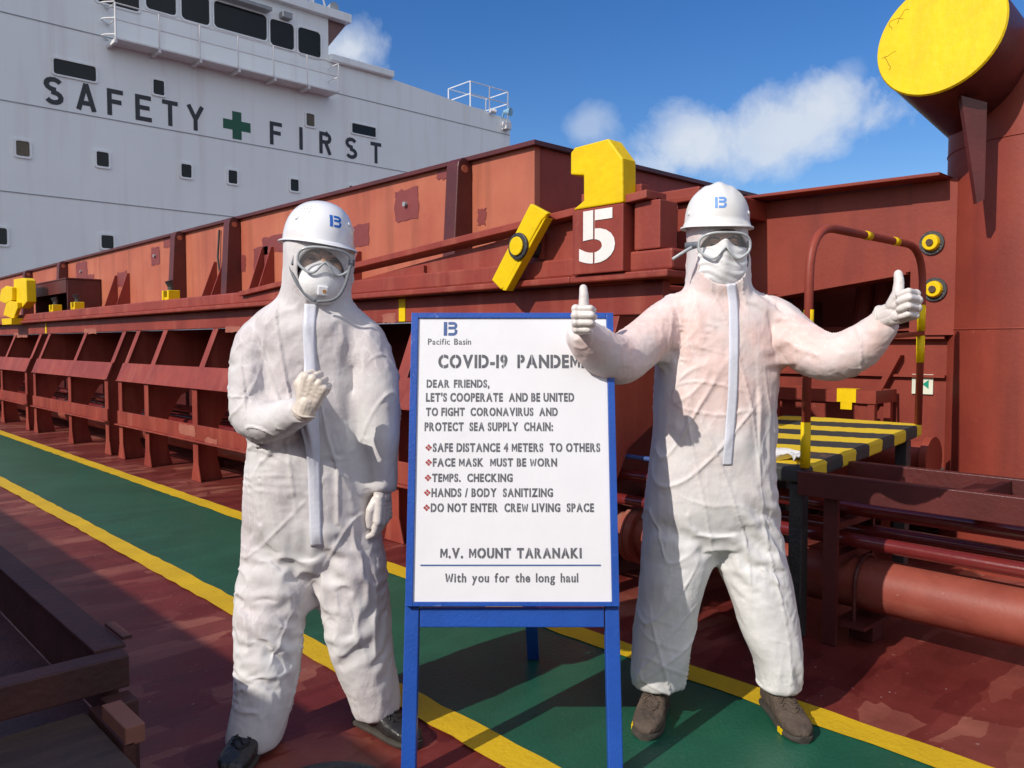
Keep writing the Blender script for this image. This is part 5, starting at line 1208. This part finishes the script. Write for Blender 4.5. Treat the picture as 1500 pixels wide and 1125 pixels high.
    def mask(s, cup):
        T = lambda x, y, z: s.H @ Vector((x, y, z)); b = BM(); nu, nv = 40, 30; g = []
        for i in range(nu+1):
            row = []
            for j in range(nv+1):
                u, v = i/nu*2-1, j/nv*2-1
                if cup:
                    rr = min(1.0, math.hypot(u, v)) if False else None
                    k_ = math.sqrt(max(0, 1-u*u/2)); k2 = math.sqrt(max(0, 1-v*v/2)); x, z = u*k2*.074, v*k_*.070; q = min(1, (x/.074)**2+(z/.070)**2)
                    y = -.074-.066*(1-q)**.62+.35*max(0, abs(x)-.05); x *= 1-.06*(v < 0)*abs(v)
                    z += -.068+.010*math.exp(-(x/.02)**2)*max(0, v)
                else:
                    x = u*.080*(1-.18*max(0, -v)**2); z = -.062+v*.068-.010*math.cos(u*1.5)*(v < 0)+.020*math.exp(-(x/.022)**2)*max(0, v)-.008*abs(u)*max(0, v)
                    y = -.112+3.6*x*x+5*abs(x)**3*6+.024*v*v*v*(v > 0)*0+.030*max(0, -v)**2.2+.012*max(0, v)**2-.018*math.exp(-(x/.018)**2)*max(0, .3+v*.7)
                    fold = math.sin((z*1.0+abs(u)*.018*math.sin(3*u))*250+1.3*u+2*math.sin(3.1*u+.6)); y -= .0024*fold*(.35+abs(u))
                row.append(b.verts.new(T(x, y, z)))
            g.append(row)
        for i in range(nu):
            for j in range(nv): b.faces.new((g[i][j], g[i+1][j], g[i+1][j+1], g[i][j+1]))
        bmesh.ops.recalc_face_normals(b, faces=b.faces[:])
        o = obj('face_mask', b, M_mask, s.root, world=False, smooth=True); so = o.modifiers.new('t', 'SOLIDIFY'); so.thickness = .003; so.offset = 0
        if cup:
            b = BM(); q = box(b, -.016, .016, -.150, -.128, -.100, -.070)
            for v in q.verts: v.co = T(*v.co)
            bmesh.ops.recalc_face_normals(b, faces=b.faces[:]); vv = obj('valve', b, M_helm, o, world=False, bevel=.004)
            b = BM(); tube(b, [T(.004, -.1502, -.086), T(.004, -.1515, -.086)], .006, 10); obj('valve_mark', b, mat('amber_mark', (.55, .28, .08), None, .5), vv, world=False)
        return o
    def band(s, name, path, w, m, parent):
        """flat strap through photo points (px, py, depth offset)"""
        q = cr([(*s.L(*p_),) for p_ in path], 8); b = BM(); V = []
        for i, p in enumerate(q):
            p = Vector(p); t = (Vector(q[min(i+1, len(q)-1)])-Vector(q[max(i-1, 0)])).normalized(); sd_ = t.cross(Vector((0, 1, 0))).normalized()*w/2
            V.append((b.verts.new(p-sd_), b.verts.new(p+sd_)))
        for i in range(len(V)-1): b.faces.new((V[i][0], V[i+1][0], V[i+1][1], V[i][1]))
        bmesh.ops.recalc_face_normals(b, faces=b.faces[:])
        o = obj(name, b, m, parent, world=False, smooth=True); so = o.modifiers.new('t', 'SOLIDIFY'); so.thickness = .0035; return o

FIST = [(82, 172, 235), (84, 175, 238), (86, 176, 238), (88, 176, 236)]
THUMB_UP = [(.020, .020, -.010), (.045, .050, -.014), (.079, .054, -.012), (.108, .048, -.008)]
# ---- person on the right, both thumbs up
p = Fig('person in white coverall and worn white helmet giving two thumbs up', 2.75, 1048)
torso = [(424,1053,42,.085,0),(434,1053,60,.095,0),(448,1054,84,.115,0),(475,1055,90,.13,0),(520,1052,89,.138,0),(580,1048,90,.142,0),(640,1046,92,.145,0),(700,1044,96,.145,0),(745,1043,101,.14,0),(780,1043,101,.125,0),(800,1043,90,.10,0)]
hood = [(442,1053,64,.100,0),(427,1053,49,.104,-.01),(410,1053,45,.108,-.015),(385,1053,43,.116,-.015),(360,1052,42,.118,-.012),(335,1051,41,.115,-.01),(312,1051,36,.10,-.005),(298,1051,24,.07,0)]
legs = [[(745,997,50,.112,0),(800,992,51,.115,-.01),(860,983,47,.108,-.03),(920,973,44,.10,-.04),(965,966,41,.096,-.05),(988,964,40,.092,-.05),(1003,963,37,.085,-.05)],
        [(745,1092,50,.112,0),(800,1098,50,.115,-.01),(860,1112,46,.108,-.03),(920,1126,43,.10,-.05),(965,1137,37,.094,-.06),(990,1139,34,.09,-.06),(1007,1139,31,.082,-.06)]]
arms = [[(1000,462,.01,.078),(975,474,-.03,.083),(945,502,-.09,.082),(908,526,-.17,.079),(879,516,-.25,.071),(858,495,-.31,.061),(848,478,-.345,.046)],
        [(1110,462,.01,.080),(1140,474,-.02,.085),(1172,502,-.07,.083),(1212,524,-.14,.079),(1252,511,-.19,.071),(1284,484,-.24,.056),(1297,467,-.27,.045)]]
folds = [(945,505,-.1,150,.03,.09,.010),(880,515,-.28,115,.03,.09,.011),(1172,505,-.08,30,.03,.09,.010),(1250,510,-.2,60,.03,.09,.010),(1022,425,-.05,150,.024,.07,.010),(1086,425,-.05,40,.024,.07,.010),(1012,390,-.05,60,.03,.06,.008),(1092,385,-.05,110,.03,.06,.008),(908,530,-.17,120,.034,.10,.012),(1212,530,-.14,60,.034,.11,.012),(985,500,-.06,35,.04,.10,.012),(1135,500,-.06,145,.04,.10,.012),(866,495,-.3,140,.026,.08,.007),(1285,490,-.22,40,.026,.08,.007),
         (1044,775,-.1,60,.045,.14,.010),(985,790,-.1,110,.05,.14,.008),(1105,790,-.1,70,.05,.14,.008),(978,880,-.1,130,.06,.13,.010),(1120,890,-.1,48,.06,.14,.013),(964,985,-.1,115,.04,.09,.008),(1138,985,-.1,60,.04,.09,.008),(1000,640,-.1,20,.06,.2,.006),(1095,620,-.1,155,.06,.2,.006)]
c = p.L(1052, 372, -.02); hole = (c.x, c.z-.020, .084, .088, c.y-.03)
p.coverall(torso, hood, legs, arms, folds, hole, M_suitR, 3.0, .19)
p.head(p.L(1052, 364, -.02), -3, 4, 0)
p.helmet(p.L(1050, 326, -.012), -9, 2, 1.0, .106, .128, .122, M_helmO, True, M_embO, None)
p.goggles(.082, .006, .040); p.mask(False)
p.band('goggle_strap', [(1014,362,-.12),(1002,369,-.13),(985,380,-.12)], .010, mat('clear_strap', (.45, .48, .50), None, .4), p.helm)
p.ribbon('zip_flap', [(1057,418),(1060,450),(1058,520),(1056,580),(1051,640),(1049,672)], .016, M_zip)
v = lambda a: Vector(a)
w1 = p.L(851, 474, -.375)
p.hand(w1, (.02, .12, 1), (-.25, -.95, .12), (-.97, .22, .02), {'curl': FIST, 'thumb': [(.020, .020, -.010), (.045, .048, -.016), (.076, .050, -.016), (.099, .041, -.013)]}, M_glove, .98)
w2 = p.L(1302, 461, -.285)
p.hand(w2, (-.04, .22, 1), (.50, -.80, .30), (.86, .50, -.08), {'curl': FIST, 'thumb': [(.020, .020, -.010), (.048, .046, -.014), (.079, .052, -.012), (.103, .051, -.010)]}, M_glove, 1.04)
def gz(f, px, py, d): q = f.L(px, py, d); q.z = 0; return q
p.boot(gz(p, 961, 1000, -.05), -110, 1, M_bootN, .285, True); p.boot(gz(p, 1139, 1003, -.06), -86, 1, M_bootN, .285, True)

# ---- person on the left, fist raised
p = Fig('shorter person in white coverall and new white helmet raising a fist', 2.60, 460)
torso = [(436,458,46,.085,0),(448,456,62,.098,0),(462,456,80,.115,0),(482,457,88,.124,0),(510,457,86,.128,0),(550,456,80,.130,0),(600,455,82,.136,0),(660,454,93,.145,0),(720,452,97,.146,0),(770,454,100,.142,0),(812,457,102,.125,0),(832,458,92,.10,0)]
hood = [(470,458,70,.108,0),(450,460,58,.106,-.005),(430,462,51,.104,-.01),(405,466,49,.112,-.018),(380,468,50,.118,-.02),(356,467,49,.118,-.018),(336,466,44,.108,-.012),(318,466,32,.08,0)]
legs = [[(770,404,51,.115,0),(830,406,56,.118,-.02),(890,398,53,.112,-.05),(950,392,48,.104,-.08),(1010,386,44,.10,-.11),(1050,378,43,.098,-.13),(1078,373,42,.094,-.14),(1090,372,38,.085,-.14)],
        [(770,504,52,.115,0),(830,513,51,.118,-.01),(890,520,48,.112,-.02),(950,529,46,.104,-.02),(1000,543,40,.098,-.02),(1028,549,36,.094,-.02),(1046,550,32,.085,-.02)]]
arms = [[(404,484,.01,.066),(380,500,-.03,.070),(368,548,-.07,.066),(367,600,-.10,.065),(378,617,-.14,.063),(404,617,-.18,.061),(432,605,-.25,.053),(444,600,-.285,.043)],
        [(508,486,.01,.070),(533,500,-.02,.074),(550,552,-.05,.067),(556,620,-.06,.062),(559,670,-.06,.058),(561,705,-.06,.052),(561,722,-.06,.044)]]
folds = [(425,440,-.05,150,.026,.08,.011),(505,445,-.05,35,.026,.08,.011),(424,400,-.05,60,.03,.06,.008),(508,405,-.05,120,.03,.06,.008),(440,500,-.1,130,.05,.13,.009),(370,600,-.06,50,.034,.11,.013),(420,605,-.2,155,.03,.09,.008),(385,520,-.05,130,.045,.12,.010),(528,520,-.04,50,.045,.12,.010),(556,620,-.02,80,.04,.10,.008),(561,700,-.04,80,.026,.08,.008),
         (458,835,-.1,45,.045,.15,.010),(410,830,-.1,120,.05,.15,.009),(510,830,-.1,60,.05,.15,.009),(398,930,-.12,50,.07,.16,.016),(530,930,-.06,125,.06,.13,.010),(376,1065,-.18,120,.036,.10,.012),(550,1025,-.08,65,.04,.10,.013),(440,700,-.1,30,.06,.2,.006),(500,650,-.1,150,.06,.2,.006)]
c = p.L(478, 396, -.03); hole = (c.x, c.z-.014, .066, .070, c.y-.02)
p.coverall(torso, hood, legs, arms, folds, hole, M_suitL, 11.0)
p.head(p.L(469, 384, -.02), 20, 6, 5)
p.helmet(p.L(466, 352, -.015), 36, 3, 7.0, .106, .132, .122, M_helm, False, M_emb, None)
p.gd = .142; p.goggles(.080, .006, .038); p.mask(True)
for path in ([(418,360,-.06),(422,376,-.10),(430,405,-.125),(446,430,-.135),(462,441,-.14)],[(441,352,-.11),(434,368,-.125),(428,388,-.125)],[(514,385,-.11),(505,418,-.135),(490,438,-.15),(464,442,-.145)]): p.band('chin_strap', path, .009, M_strap, p.helm)
p.ribbon('zip_flap', [(468,448),(468,500),(471,560),(475,640),(477,720),(479,785)], .0185, M_zip)
w1 = p.L(449, 594, -.315)
p.hand(w1, (-.898, .074, .418), (.40, -.20, .895), (-.15, -.97, -.15), {'curl': FIST, 'short': .86, 'thumb': [(.024, .022, -.010), (.047, .050, -.016), (.046, .076, -.026), (.026, .094, -.036)]}, M_gloveL, 1.0)
w2 = p.L(561, 722, -.062)
p.hand(w2, (-.45, -.88, .05), (.02, -.06, -1), (.88, -.45, 0), {'curl': [(24, 62, 100), (32, 74, 112), (36, 80, 118), (38, 84, 120)], 'thumb': [(.020, .022, -.010), (.036, .052, -.022), (.036, .080, -.028), (.032, .104, -.030)]}, M_glove, .98)
p.boot(gz(p, 373, 1086, -.14), -94, 1, M_bootB, .275); p.boot(gz(p, 549, 1042, -.02), -40, 1, M_bootB, .275)
